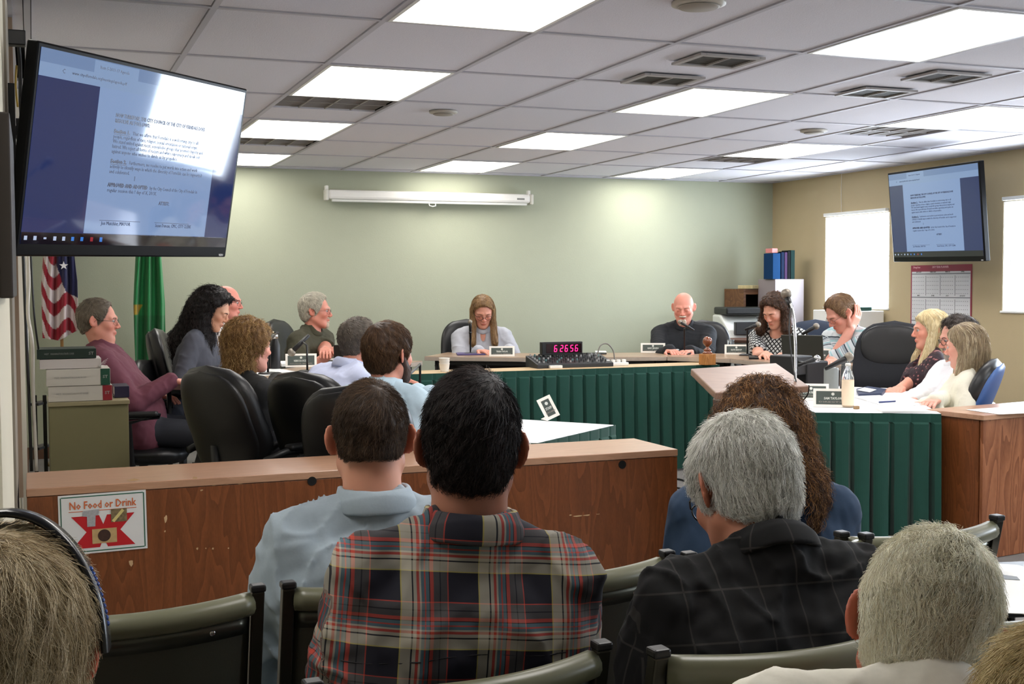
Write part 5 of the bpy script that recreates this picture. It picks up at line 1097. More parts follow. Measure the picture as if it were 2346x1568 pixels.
sheet('purple notebook under the arms of the blonde woman', [(1045, 811), (1110, 810), (1112, 814), (1048, 815)], ZD, mat('purple_cover', (80, 70, 120), .5), .01, 'notebook', 'notebook')
sheet('black tablet lying beside the nameplate before the knit dress', [(1715, 818), (1790, 818), (1790, 823), (1716, 824)], ZD, M_BLACK, .012, 'tablet', 'tablet')
sheet('teal folder under the elbow of the striped shirt person', [(1945, 822), (1972, 822), (1974, 827), (1948, 828)], ZD, mat('teal_cover', (60, 160, 165), .5), .02, 'folder', 'folder')
def laptop(label, px, py, z, rz, w=.30, h=.20, m=None):
    p = atZ(px, py, z); t = thing('laptop', label, 'laptop', (p[0], p[1], z+.001), rz); obj('laptop_base', MB().box((0, -.02, .009), (w, h, .018)), m or M_BLACK, t, bevel=.003); obj('laptop_lid', MB().box((0, 0, h/2), (w, .010, h), Matrix.Translation((0, h/2-.03, .015)) @ Matrix.Rotation(-.25, 4, 'X')), m or M_BLACK, t, bevel=.004); return t
laptop('open dark olive laptop seen from behind beside the knit dress', 1846, 833, ZD, facing(atZ(1846, 833, ZD))+PI*.92, m=mat('laptop_olive', (58, 58, 50), .5))
p = atZ(1793, 868, ZC); 
t = thing('equipment_cart', 'black equipment cart with speaker standing behind the lectern', 'cart', (*atZ(1840, 905, .70)[:2], 0), .3)
obj('cart_shelf', MB().box((0, 0, .70), (.32, .30, .02)), M_BLACK, t, bevel=.003); obj('speaker_case', MB().box((.02, .0, .82), (.22, .20, .20)), mat('case_black', (18, 18, 20), .5), t, bevel=.01); obj('amplifier', MB().box((-.10, .02, .90), (.16, .22, .12)), mat('case_charcoal', (34, 34, 34), .5), t, bevel=.008)
for sx in (-1, 1):
    for sy in (-1, 1): obj('leg', MB().cyl((sx*.14, sy*.13, 0), (sx*.14, sy*.13, .69), .012, n=10), M_BLACK, t)
p = atD(781, 795, 8.9); t = thing('tablet', 'dark tablet propped before the white haired man in olive', 'tablet', (p[0], p[1], ZD+.001), facing(p)+PI*.95); obj('tablet_body', MB().box((0, 0, .075), (.10, .008, .15), Matrix.Rotation(-.2, 4, 'X')), M_BLACK, t, bevel=.003)
# ---- corner furniture
hA = atY(1716, 660, 10.35); hB = atY(1772, 660, 10.35); t = thing('storage_hutch', 'brown wooden hutch in the far corner with magazines on top', 'cabinet', (float((hA[0]+hB[0])/2), 10.53, 0)); w_ = float(hB[0]-hA[0])+.12; zt_ = float(hA[2])-.01; MH = wood_mat('hutch_wood', (84, 54, 34), (124, 86, 56), 'X', 1., .5)
obj('hutch_sides', MB().box((-w_/2+.012, 0, zt_/2), (.024, .36, zt_)).box((w_/2-.012, 0, zt_/2), (.024, .36, zt_)), MH, t); obj('hutch_back', MB().box((0, .17, zt_/2), (w_-.05, .012, zt_)), mat('hutch_dark', (40, 32, 28), .7), t)
for z_ in (zt_-.03, zt_-.36, .75, .3): obj('shelf', MB().box((0, 0, z_), (w_-.05, .35, .05 if z_ > 1.3 else .024)), MH, t)
gA = atY(1776, 640, 10.05); gB = atY(1842, 640, 10.05); gw = float(gB[0]-gA[0]); gz = float(gA[2]); t = thing('grey_cabinet', 'tall grey laminate cabinet in the corner carrying magazine files', 'cabinet', (float((gA[0]+gB[0])/2), 10.20, 0)); obj('cabinet_body', MB().box((0, 0, gz/2), (gw, .30, gz)), mat('grey_mauve_laminate', (138, 128, 130), .5, noise=(40, .04)), t, bevel=.004)
mcs = [('blue', (16, 50, 86), .0, .085, .25), ('dark blue', (18, 30, 52), .095, .035, .26), ('purple', (60, 42, 68), .135, .03, .26), ('black', (16, 17, 20), .17, .03, .27), ('dark green', (18, 38, 36), .205, .045, .28)]
for nm, c, x_, w2, h2 in mcs:
    o = box_thing('magazine_file', nm+' magazine file standing on the grey corner cabinet', 'magazine file', (float(gA[0])+x_+w2/2-.02, 10.14, gz+.001), (w2, .16, h2), mat('file_'+nm.replace(' ', '_'), c, .9, spec=.15), 0, .002, 'magazine files on the corner cabinet')
box_thing('paper_bundle', 'red and white papers sticking up over the blue magazine file', 'papers', (float(gA[0])+.03, 10.16, gz+.255), (.07, .10, .045), mat('red_white_paper', (196, 120, 116), .7), .1)
box_thing('magazine_pile', 'cream magazines lying on top of the brown hutch', 'magazines', (float(hA[0])+.09, 10.44, zt_+.001), (.19, .2, .035), mat('cream_magazine', (186, 172, 130), .6, noise=(30, .3)), .25)
box_thing('yellow_bag', 'small yellow and blue packet on the brown hutch', 'packet', (float(hA[0])+.26, 10.44, zt_+.001), (.08, .08, .05), mat('yellow_packet', (190, 170, 90), .6, noise=(40, .5)), .25, .012)
pA = atY(1720, 790, 9.95); t = thing('printer', 'white office printer with black top in the far corner', 'printer', (float(pA[0])+.02, 10.05, 0), -.2); M_PW = mat('printer_white', (206, 208, 202), .45)
obj('printer_body', MB().add([(x, y, z) for x, s_ in ((-.26, 0), (.26, 0)) for y, z in ((-.25, 0), (.25, 0), (.25, 1.12), (.05, 1.12), (-.20, .98), (-.25, .86))], [(0, 1, 2, 3, 4, 5), (11, 10, 9, 8, 7, 6), (0, 6, 7, 1), (1, 7, 8, 2), (2, 8, 9, 3), (3, 9, 10, 4), (4, 10, 11, 5), (5, 11, 6, 0)]), M_PW, t, bevel=.015)
obj('scanner_lid', MB().box((0, .06, 1.16), (.50, .36, .07)), M_BLACK, t, bevel=.015); obj('output_slot', MB().box((-.08, -.235, 1.0), (.26, .06, .12), None), M_BLACK, t, bevel=.006); obj('control_panel', MB().box((.12, -.21, 1.10), (.18, .10, .03), None), mat('panel_grey', (90, 92, 92), .4), t, bevel=.006); obj('paper_tray', MB().box((0, -.252, .35), (.46, .012, .18)), M_WHITE, t, bevel=.004)
t = thing('side_desk', 'dark wooden desk return behind the knit dress chair', 'desk', (float(atY(1712, 800, 9.75)[0]), 9.6, 0), .5); obj('desk_panel', MB().box((0, .3, .45), (.6, .03, .9)), wood_mat('dark_desk', (60, 36, 24), (92, 58, 38), 'X', 1., .5), t, bevel=.003); obj('desk_top', MB().box((0, .1, .90), (.62, .42, .025)), wood_mat('dark_desk', (60, 36, 24), (92, 58, 38), 'X', 1., .5), t, bevel=.003)
wa = atX(1990, 712, 6.95); t = thing('white_cabinet', 'plain white cabinet against the wall below the left window', 'cabinet', (6.96, 9.28, 0)); obj('cabinet_body', MB().box((0, 0, .585), (.26, .70, 1.17)), M_WHITE, t, bevel=.006)
box_thing('green_case', 'small dark green case on the white cabinet by the window', 'case', (6.93, 9.05, 1.171), (.12, .16, .035), mat('green_case', (20, 64, 56), .4), 0, .006)
# ---- side table with paper at right edge
sp_ = atZ(2330, 1340, .70); t = thing('side_table', 'small dark side table at right edge under white papers', 'table', (sp_[0]+.12, sp_[1], 0), -.25); obj('tabletop', MB().box((0, 0, .685), (.50, .42, .025)), mat('dark_tabletop', (26, 27, 32), .4), t, bevel=.004)
for sx in (-1, 1):
    for sy in (-1, 1): obj('leg', MB().cyl((sx*.22, sy*.18, 0), (sx*.22, sy*.18, .675), .013, n=10), M_DGREY, t)
sh_ = sheet('large white paper with small dark label at the right edge', [(2240, 1292), (2330, 1297), (2420, 1320), (2420, 1412), (2310, 1408), (2262, 1340)], .70)
lb_ = [atZ(x, y, .7035) for x, y in ((2282, 1316), (2330, 1322), (2337, 1330), (2288, 1326))]; c = Vector(sh_.location)
obj('dark_label', MB().add([tuple(Vector(tuple(p))-c) for p in lb_]+[tuple(Vector(tuple(p))-c+Vector((0, 0, .0004))) for p in lb_], [(0, 1, 2, 3), (7, 6, 5, 4), (0, 1, 5, 4), (1, 2, 6, 5), (2, 3, 7, 6), (3, 0, 4, 7)]), mat('label_dark', (60, 60, 60), .5), sh_)
# ---- floor cables
for k, (a, b2, c2) in enumerate((((1562, 1100), (1590, 1112), (1640, 1108)), ((1560, 1120), (1598, 1135), (1660, 1120)), ((1565, 1145), (1600, 1150), (1650, 1140)), ((1560, 1165), (1590, 1172), (1640, 1160)))):
    cable('black cable lying on the floor right of the counter end, %s' % ('farthest back', 'second back', 'third back', 'nearest')[k], spl([atZ(a[0]-30, a[1]-4, .008), atZ(*a, .008), atZ(*b2, .008), atZ(*c2, .008), atZ(c2[0]+60, c2[1]+15, .008)]), .007, M_CB, 'black cables on the floor')
# ================================================================ cast
def shirt(name, rgb, rough=.85, noise=(140, .06), bump=(60, .12, .002), sheen=.0): return mat(name, rgb, rough, noise=noise, bump=bump, sheen=sheen)
def pattern_mat(name, build, rough=.85):
    m = bpy.data.materials.new(name); m.use_nodes = True; q = NT(m); MATS[name] = m; a = q.n('ShaderNodeAttribute', attribute_name='cloth'); sp = q.n('ShaderNodeSeparateXYZ'); q.l(a.outputs['Vector'], sp.inputs[0])
    col = build(q, sp.outputs[0], sp.outputs[1], a.outputs['Vector']); q.l(col, q.b.inputs['Base Color']); q.b.inputs['Roughness'].default_value = rough
    tc = q.n('ShaderNodeTexCoord'); nz = q.n('ShaderNodeTexNoise', i_Scale=70.); q.l(tc.outputs['Object'], nz.inputs[0]); bp = q.n('ShaderNodeBump', i_Strength=.12, i_Distance=.002); q.l(nz.outputs[0], bp.inputs['Height']); q.l(bp.outputs[0], q.b.inputs['Normal'])
    return m
def stops(seq, ground):   # [(start, end, rgb)]
    out = []; p = 0.
    for a, b_, c in seq:
        if a > p+1e-4: out.append((p, ground))
        out.append((a, c)); p = b_
    if p < 1: out.append((p, ground))
    return out
def fract_of(q, v, period, sh=0.): return math_node(q, 'FRACT', math_node(q, 'MULTIPLY_ADD', v, 1./period, 100.+sh))
NAVY, GREY, CREAM, RED, TEAL, YEL, BLK = (16, 16, 32), (78, 76, 76), (188, 182, 166), (192, 70, 54), (82, 114, 126), (204, 190, 108), (14, 14, 18)
def plaid(q, u, v, vec):
    f1 = fract_of(q, u, .132); f2 = fract_of(q, v, .124, .2)
    s1 = [(.0, .015, YEL), (.015, .14, CREAM), (.14, .16, BLK), (.16, .20, CREAM), (.20, .235, RED), (.235, .26, CREAM), (.26, .30, TEAL), (.30, .32, RED), (.32, .36, TEAL), (.36, .375, BLK), (.375, .42, RED), (.42, .50, GREY), (.50, .515, BLK), (.515, .60, GREY), (.60, .615, RED), (.615, .985, NAVY)]
    r1 = ramp(q, f1, stops(s1, NAVY), 'CONSTANT'); r2 = ramp(q, f2, stops([(a, b_, c) for a, b_, c in s1], NAVY), 'CONSTANT')
    wv = q.n('ShaderNodeTexChecker', i_Scale=1.); mp = q.n('ShaderNodeMapping'); mp.inputs['Scale'].default_value = (620, 620, 620); q.l(vec, mp.inputs[0]); q.l(mp.outputs[0], wv.inputs[0])
    mx = q.n('ShaderNodeMix', data_type='RGBA'); mx.inputs[0].default_value = .5; q.l(r1.outputs[0], mx.inputs[6]); q.l(r2.outputs[0], mx.inputs[7]); return mx.outputs[2]
M_PLAID = pattern_mat('multicolour_plaid', plaid)
def windowpane(q, u, v, vec):
    f1 = fract_of(q, u, .068); f2 = fract_of(q, v, .085, .3); m = math_node(q, 'MAXIMUM', math_node(q, 'LESS_THAN', f1, .045), math_node(q, 'LESS_THAN', f2, .04)); r = ramp(q, m, [(0, (9, 9, 11)), (1., (46, 44, 42))]); return r.outputs[0]
M_WPANE = pattern_mat('black_windowpane_wool', windowpane, .95)
def stripes(q, u, v, vec):
    f2 = fract_of(q, v, .135); W, T_, D_, G_ = (200, 208, 212), (150, 190, 196), (44, 58, 68), (150, 160, 168)
    return ramp(q, f2, [(0, W), (.12, T_), (.2, W), (.3, D_), (.36, G_), (.5, W), (.56, D_), (.58, W), (.66, T_), (.74, G_), (.84, D_), (.90, W)], 'CONSTANT').outputs[0]
M_STR = pattern_mat('teal_white_stripes', stripes)
def dots(q, u, v, vec):
    f1 = fract_of(q, math_node(q, 'ADD', u, v), .036); f2 = fract_of(q, math_node(q, 'SUBTRACT', u, v), .036); m = math_node(q, 'MULTIPLY', math_node(q, 'LESS_THAN', f1, .66), math_node(q, 'LESS_THAN', f2, .66)); return ramp(q, m, [(0, (26, 26, 28)), (1., (196, 198, 196))]).outputs[0]
M_DOT = pattern_mat('black_white_lattice_knit', dots)
def floral(q, u, v, vec):
    vo = q.n('ShaderNodeTexVoronoi', i_Scale=42.); q.l(vec, vo.inputs[0]); return ramp(q, vo.outputs['Distance'], [(0, (206, 168, 160)), (.22, (150, 92, 92)), (.34, (44, 26, 34)), (1., (34, 20, 28))]).outputs[0]
M_FLORAL = pattern_mat('dark_floral_blouse', floral)
def zig(q, u, v, vec):
    f2 = fract_of(q, math_node(q, 'ADD', u, math_node(q, 'MULTIPLY', v, .3)), .03); return ramp(q, f2, [(0, (216, 210, 206)), (.6, (216, 210, 206)), (.65, (52, 44, 44))], 'CONSTANT').outputs[0]
M_ZIG = pattern_mat('white_black_print', zig)
def sit(res, heading, **kw):
    T, HM, H, N, P = res; return T
def root_of(res): T = res[0]; return (T.location.x, T.location.y), float(res[4][2])
D_ = lambda x, y, d: atD(x, y, d)
def chair_by_back(label, px, py, dep, heading, seat=.50, **kw):
    B = atD(px, py, dep); f_ = np.array([math.sin(math.radians(heading)), math.cos(math.radians(heading))]); rc = math.radians(kw.get('recline', 8)); h = (B[2]-seat-.08)/math.cos(rc); s0 = .235+math.sin(rc)*h
    return office_chair(label, (B[0]+f_[0]*s0, B[1]+f_[1]*s0), heading, h=h, seat=seat, **kw)
GREYH = (118, 112, 104)
# P1 man in maroon shirt
r1 = person('person in maroon shirt and glasses leaning back at the far left', D_(226, 737, 7.15), 103, lean=-25, hpitch=3, s=1.06, bulk=1.1, belly=.02, hands=[D_(393, 872, 7.15), D_(350, 905, 7.5)], top=shirt('maroon_shirt', (96, 46, 60)), skin=(206, 140, 120), glasses='wire', hair=dict(t=.010, col=(112, 100, 86), col2=(160, 148, 132), flow='fwd', len=.03, nape=-.07), brow=(110, 95, 80), seed=11, top_name='shirt')
office_chair('black office chair under the man in maroon shirt', root_of(r1)[0], 103, recline=16, seat=root_of(r1)[1]-.10)
# P3 bald man behind
r3 = person('bald person with glasses partly hidden behind the black haired woman', D_(519, 694, 9.0), 112, lean=4, hpitch=5, s=1.05, hands=[D_(560, 850, 8.7), D_(580, 848, 8.9)], top=M_ZIG, top_name='patterned_shirt', skin=(214, 140, 124), glasses='wire', hair=dict(t=.004, bald=True, col=(120, 110, 100), n=300, len=.015), seed=13)
office_chair('black office chair under the bald man with glasses', root_of(r3)[0], 112, seat=root_of(r3)[1]-.10)
# P2 black curly hair woman
r2 = person('person with very long black curly hair in grey blazer looking down', D_(488, 712, 7.9), 112, lean=16, hpitch=26, s=1.03, female=True, hands=[D_(506, 850, 7.6), D_(540, 845, 7.9)], sleeve='long', eyes='closed', top=shirt('grey_blazer', (66, 68, 78)), top_name='blazer', collar=False, scoop=((0, .12, -.02), (.05, .10, .12)), skin=(214, 160, 130),
            hair=dict(t=.034, col=(24, 18, 18), col2=(52, 40, 38), cold=(10, 8, 8), namp=.009, nwl=.035, overears=True, sideburn=False, front=-.026, nape=-.12, flow='down', len=.11, k=12, n=3000, curl=(.006, .040), lift=.012, rad=.0014, ek=.05,
                      extra=[((0, -.07, .0), (0, -.15, -.22), .10, .12), ((0, -.15, -.22), (0, -.17, -.36), .12, .08), ((.07, -.055, .0), (.10, -.09, -.26), .045, .06), ((-.07, -.055, .0), (-.10, -.09, -.26), .045, .06)]), brow=(24, 18, 16), seed=12)
office_chair('black office chair under the woman in grey blazer', root_of(r2)[0], 112, seat=root_of(r2)[1]-.10, h=.34)
# P5 white haired man olive shirt
r5 = person('white haired person in olive green shirt with glasses at the table', D_(724, 714, 9.55), 132, lean=6, hyaw=-18, hpitch=2, s=1.10, bulk=1.22, sw=.20, belly=.04, hands=[D_(765, 803, 9.2), D_(745, 806, 9.1)], sleeve='short', top=shirt('olive_shirt', (58, 56, 38)), skin=(208, 138, 118), glasses='wire', hair=dict(t=.018, side=.018, col=(196, 190, 172), col2=(232, 226, 210), cold=(132, 126, 112), flow='crown', len=.05, nape=-.095, earcut=-.005), brow=(190, 180, 165), beard=('goatee', .004, (190, 170, 150)), seed=14)
chair_by_back('black office chair behind the white haired man in olive shirt', 626, 731, 9.85, 128)
# P8 blonde woman centre
r8 = person('person with long blonde hair and grey shirt at centre table', D_(1106, 715, 10.5), 193, lean=6, hpitch=26, s=1.09, female=True, bulk=1.12, hands=[D_(1098, 803, 10.2), D_(1166, 800, 10.3)], sleeve='long', top=shirt('grey_polo', (172, 174, 182)), scoop=((0, .11, -.03), (.028, .08, .07)), skin=(208, 146, 124), eyes='closed', glasses='black',
            hair=dict(t=.014, col=(150, 116, 76), col2=(206, 178, 130), cold=(84, 60, 42), overears=True, sideburn=False, front=-.014, nape=-.12, flow='down', len=.16, k=9, n=1900, jit=.08, wave=.12, ek=.03, crown=(0, 0, .1), extra=[((.075, -.01, .02), (.088, .06, -.24), .024, .026), ((-.075, -.01, .02), (-.088, .06, -.24), .024, .026), ((0, -.05, -.02), (0, -.07, -.24), .075, .06)]), brow=(92, 66, 46), seed=15)
chair_by_back('black office chair behind the blonde woman in grey', 1068, 731, 10.85, 186)
# P9 bald man in black shirt
r9 = person('bald person with white goatee in black shirt speaking into microphone', D_(1566, 706, 10.5), 211, lean=6, hpitch=14, hyaw=4, s=1.10, bulk=1.15, sw=.195, hands=[D_(1535, 803, 10.1), D_(1580, 804, 10.1)], top=shirt('black_shirt', (22, 25, 30)), skin=(222, 150, 130), eyes='closed', beard=('goatee', .010, (206, 190, 172)), brow=(170, 130, 110), seed=16)
chair_by_back('dark office chair behind the bald man in black shirt', 1608, 733, 10.75, 207)
# P10 curly brown haired woman
r10 = person('person with brown curly hair in black and white knit dress looking down', D_(1776, 714, 9.75), 238, lean=7, hpitch=26, hyaw=12, s=1.06, female=True, hands=[D_(1755, 812, 9.4), D_(1790, 816, 9.4)], sleeve='short', top=M_DOT, top_name='dress_top', collar=False, scoop=((0, .09, .0), (.085, .10, .065)), skin=(216, 158, 134), eyes='closed',
             hair=dict(t=.024, col=(74, 50, 36), col2=(124, 90, 64), cold=(34, 22, 16), overears=True, sideburn=False, front=-.018, nape=-.12, namp=.008, nwl=.03, flow='down', len=.07, k=11, n=2600, curl=(.005, .036), lift=.01, rad=.0013, ek=.03, extra=[((.075, -.01, .02), (.105, .03, -.14), .034, .034), ((-.075, -.01, .02), (-.105, .03, -.14), .034, .034), ((0, -.06, -.02), (0, -.09, -.13), .075, .06)]), brow=(50, 34, 26), seed=17)
H10 = r10[2]; 
chair_by_back('navy backed office chair beside the woman in knit dress', 1868, 732, 9.9, 225, m=M_BLUEF, mback=M_PLA)
# P11 striped shirt person, hand to face
c11 = D_(1926, 719, 9.0); M11 = (c11[0], c11[1])
r11 = person('person in teal striped shirt resting face on hand beside the bright window', c11, 262, lean=22, hpitch=34, hyaw=14, s=1.08, bulk=1.32, sw=.19, belly=.06, female=True, hands=[None, D_(1936, 758, 8.86)][::1] and [D_(1905, 826, 8.8), D_(1950, 752, 8.95)], sleeve='elbow', top=M_STR, top_name='striped_shirt', skin=(226, 160, 140), eyes='closed', glasses='wire',
             hair=dict(t=.016, side=.012, col=(128, 96, 66), col2=(176, 144, 106), cold=(82, 58, 40), flow='fwd', len=.055, nape=-.08, front=.004, n=1500), brow=(110, 80, 60), seed=18, poles=[None, (0.1, .2, -1.)], handup=(0, 1))
office_chair('dark office chair under the person in striped shirt', root_of(r11)[0], 246, seat=root_of(r11)[1]-.10)
# P12 blonde woman with floral blouse
r12 = person('person with long pale blonde hair in dark floral blouse', D_(2131, 757, 7.9), 295, lean=-12, hpitch=4, s=1.03, female=True, hands=[D_(2050, 905, 7.55), D_(2040, 898, 7.6)], sleeve='elbow', top=M_FLORAL, top_name='floral_blouse', collar=False, scoop=((0, .10, -.02), (.05, .10, .09)), skin=(228, 160, 136),
             hair=dict(t=.013, col=(228, 210, 164), col2=(250, 240, 208), cold=(186, 160, 112), overears=True, sideburn=False, front=-.004, nape=-.12, flow='down', len=.2, k=9, n=2300, jit=.06, wave=.10, ek=.03, rad=.0013, extra=[((.072, -.01, .02), (.088, .05, -.18), .026, .030), ((.088, .05, -.18), (.10, .14, -.44), .030, .018), ((-.072, -.01, .02), (-.085, .05, -.20), .026, .03), ((-.085, .05, -.20), (-.09, .15, -.44), .03, .018), ((0, -.055, -.02), (0, -.09, -.36), .075, .055)]), brow=(150, 110, 80), seed=19)
office_chair('black office chair under the woman in floral blouse', root_of(r12)[0], 286, recline=14, seat=root_of(r12)[1]-.10, h=.32)
# P13 man with dark curly hair, white shirt
r13 = person('person with dark curly hair, glasses and white shirt between two blonde women', D_(2194, 777, 7.45), 290, lean=-16, hpitch=10, s=1.04, bulk=1.2, belly=.04, hands=[D_(2085, 918, 7.2), D_(2075, 915, 7.4)], top=shirt('white_shirt', (236, 236, 240)), skin=(222, 160, 140), glasses='black', hair=dict(t=.022, side=.012, col=(70, 60, 54), col2=(130, 120, 110), cold=(34, 28, 26), namp=.006, nwl=.03, flow='crown', curl=(.006, .025), len=.05, k=9, nape=-.08, n=1500, lift=.01), beard=('full', .003, (150, 138, 128)), brow=(50, 42, 38), seed=20)
office_chair('office chair under the curly haired man in white shirt', root_of(r13)[0], 284, recline=16, seat=root_of(r13)[1]-.10, h=.32)
# P14 blonde woman white cardigan
r14 = person('person with straight streaked blonde hair in cream cardigan at right table', D_(2211, 795, 7.1), 308, lean=-14, hpitch=8, hyaw=18, s=1.03, female=True, hands=[D_(2127, 928, 6.75), D_(2118, 925, 6.9)], top=shirt('cream_cardigan', (230, 226, 208)), top_name='cardigan', collar=False, skin=(226, 166, 146),
             hair=dict(t=.016, col=(168, 148, 116), col2=(228, 214, 184), cold=(92, 74, 64), cwl=.035, overears=True, sideburn=False, front=-.004, nape=-.12, flow='down', len=.12, k=8, n=2000, jit=.06, wave=.08, rad=.0014, ek=.03, extra=[((.07, -.01, .02), (.080, .02, -.15), .035, .036), ((-.07, -.01, .02), (-.080, .02, -.15), .035, .036), ((0, -.055, -.02), (0, -.06, -.14), .08, .07)]), brow=(140, 110, 84), seed=21)
chair_by_back('navy blue office chair back turned away at the right table', 2288, 822, 7.0, 318, m=M_LEA, mback=M_DAYSHELL, recline=20, seat=.40)
chair_by_back('empty black mesh office chair between striped shirt and blonde woman', 2050, 735, 8.35, 228, m=M_FAB, mback=M_FAB, upper=M_LEA, w=.52)
chair_by_back('empty black office chair seen from the side beside the green flag', 352, 752, 8.2, 104, recline=10)
# P4 curly blonde woman from behind
r4 = person('person with short curly blonde hair in black top seen from behind', D_(571, 797, 5.85), 66, lean=10, hpitch=2, hyaw=2, s=1.02, female=True, bulk=1.15, hands=[D_(640, 870, 6.3), D_(600, 880, 6.5)], top=shirt('black_knit_top', (16, 16, 17)), top_name='knit_top', collar=False, skin=(226, 160, 140),
            hair=dict(t=.026, col=(150, 112, 66), col2=(214, 178, 118), cold=(84, 56, 32), overears=True, sideburn=False, front=-.002, nape=-.12, namp=.007, nwl=.028, flow='down', len=.05, k=10, n=3600, curl=(.0045, .034), lift=.012, rad=.0009, jit=.4, extra=[((0, -.05, -.03), (0, -.055, -.085), .082, .075)]), brow=(150, 115, 80), seed=22)
chair_by_back('large black leather office chair back at the left, behind the curly blonde woman', 478, 838, 5.35, 60, recline=14, h0=None) if False else chair_by_back('large black leather office chair back at the left, behind the curly blonde woman', 470, 838, 5.3, 62, recline=14)
# P6 grey haired man leaning
r6 = person('grey haired person in pale lavender shirt leaning forward, seen from behind', D_(828, 785, 6.15), 72, lean=34, hpitch=-8, hyaw=10, s=1.04, bulk=1.28, hands=[D_(905, 875, 6.2), D_(900, 868, 6.5)], top=shirt('lavender_shirt', (196, 204, 232)), skin=(206, 140, 118), glasses='wire', hair=dict(t=.006, side=.004, col=(104, 94, 84), col2=(150, 140, 126), flow='crown', len=.018, nape=-.075), seed=23)
chair_by_back('black leather office chair behind the man in lavender shirt', 680, 851, 5.35, 58, recline=14)
# P7 bearded man light blue
r7 = person('person with brown hair and dark beard in light blue shirt seen from behind', D_(892, 814, 5.3), 46, lean=14, hpitch=2, hyaw=12, s=1.06, bulk=1.1, hands=[D_(985, 905, 5.5), D_(960, 900, 5.8)], top=shirt('light_blue_shirt', (178, 200, 214)), skin=(212, 146, 124), hair=dict(t=.020, side=.016, col=(84, 60, 40), col2=(134, 102, 72), cold=(40, 26, 18), flow='crown', len=.06, nape=-.09, earcut=.0, n=2600, rad=.0008), beard=('full', .010, (60, 40, 30)), brow=(60, 40, 30), seed=24, near=False)
chair_by_back('black office chair back low in front of the bearded man', 800, 884, 4.95, 36, recline=12, seat=.46)
# ------------------------------------------------ audience
# P15 blue shirt
r15 = person('person with short brown hair in light blue oxford shirt, back view', D_(849, 1010, 2.72), 4, lean=6, hpitch=10, hyaw=10, s=1.03, bulk=1.05, hands=[D_(640, 1500, 2.95), None][::-1], top=shirt('oxford_blue_shirt', (156, 170, 180), bump=(90, .2, .002)), skin=(204, 144, 118), near=True, fold=.008, neck=1.08, hair=dict(t=.010, side=.002, col=(70, 54, 42), col2=(108, 86, 66), cold=(38, 28, 22), flow='crown', len=.026, nape=-.042, n=9000, rad=.0005, lift=.004, crown=(.02, -.085, .085)), brow=None, seed=31, bottom=mat('khaki_trousers', (176, 160, 132), .85))
# P16 plaid
r16 = person('black haired person in multicolour plaid shirt, back view in centre', D_(1078, 1032, 2.2), 8, lean=7, side=5, hroll=2, hpitch=10, hyaw=9, s=1.05, bulk=1.0, sw=.182, top=M_PLAID, top_name='plaid_shirt', skin=(158, 104, 82), near=True, fold=.008, neck=1.12, hair=dict(t=.018, side=.004, col=(26, 20, 20), col2=(64, 52, 50), cold=(9, 7, 8), flow='crown', len=.045, nape=-.115, n=9000, rad=.0006, lift=.006, crown=(.045, -.06, .095)), brow=None, seed=32, bottom=M_JEAN)
# P17 curly woman
r17 = person('person with long brown curly hair in teal blue top, back view', D_(1742, 990, 3.45), 22, lean=6, hpitch=12, s=1.04, female=True, bulk=1.25, sw=.19, top=shirt('teal_blue_top', (36, 58, 84)), top_name='blue_top', collar=False, skin=(214, 156, 132), near=True, fold=.004,
             hair=dict(t=.030, col=(84, 56, 38), col2=(196, 146, 92), cold=(38, 24, 18), overears=True, sideburn=False, nape=-.12, namp=.008, nwl=.035, flow='down', len=.10, k=14, n=8000, curl=(.006, .048), lift=.012, rad=.0008, jit=.3, ek=.05, cwl=.04, extra=[((0, -.04, -.0), (.01, -.10, -.16), .10, .13), ((.02, -.10, -.16), (.05, -.12, -.27), .125, .07), ((.07, -.0, -.0), (.12, -.05, -.18), .06, .055), ((-.07, -.0, -.0), (-.11, -.05, -.12), .06, .05)]), brow=None, seed=33)
# P18 white haired man black windowpane
r18 = person('grey white haired person with glasses in black windowpane shirt, head bowed', D_(1702, 1130, 2.27), 6, nx=22, lean=14, hpitch=30, hyaw=-6, hroll=3, s=1.05, bulk=1.18, sw=.20, top=M_WPANE, top_name='windowpane_shirt', skin=(186, 126, 100), near=True, fold=.009, glasses='black', hair=dict(t=.020, side=.007, col=(232, 230, 220), col2=(255, 255, 252), cold=(120, 116, 108), flow='crown', len=.055, nape=-.080, n=11000, rad=.0006, lift=.009, cwl=.014, crown=(.01, -.02, .115)), brow=None, seed=34)
# P19 cream-white haired person
r19 = person('person with short pale white hair and cream floral top at lower right', D_(2118, 1455, 1.66), 24, side=13, nx=32, nlen=.125, lean=16, hpitch=20, hyaw=14, hroll=12, s=1.08, bulk=1.15, top=shirt('cream_print_top', (226, 222, 208)), top_name='cream_top', collar=False, skin=(186, 114, 92), near=True, glasses='black', hair=dict(t=.014, side=.004, col=(250, 244, 218), col2=(255, 255, 242), cold=(178, 164, 132), wave=.5, flow='crown', len=.06, nape=-.10, n=14000, rad=.0005, lift=.006, cwl=.018, crown=(0, .05, .12)), brow=None, seed=35)
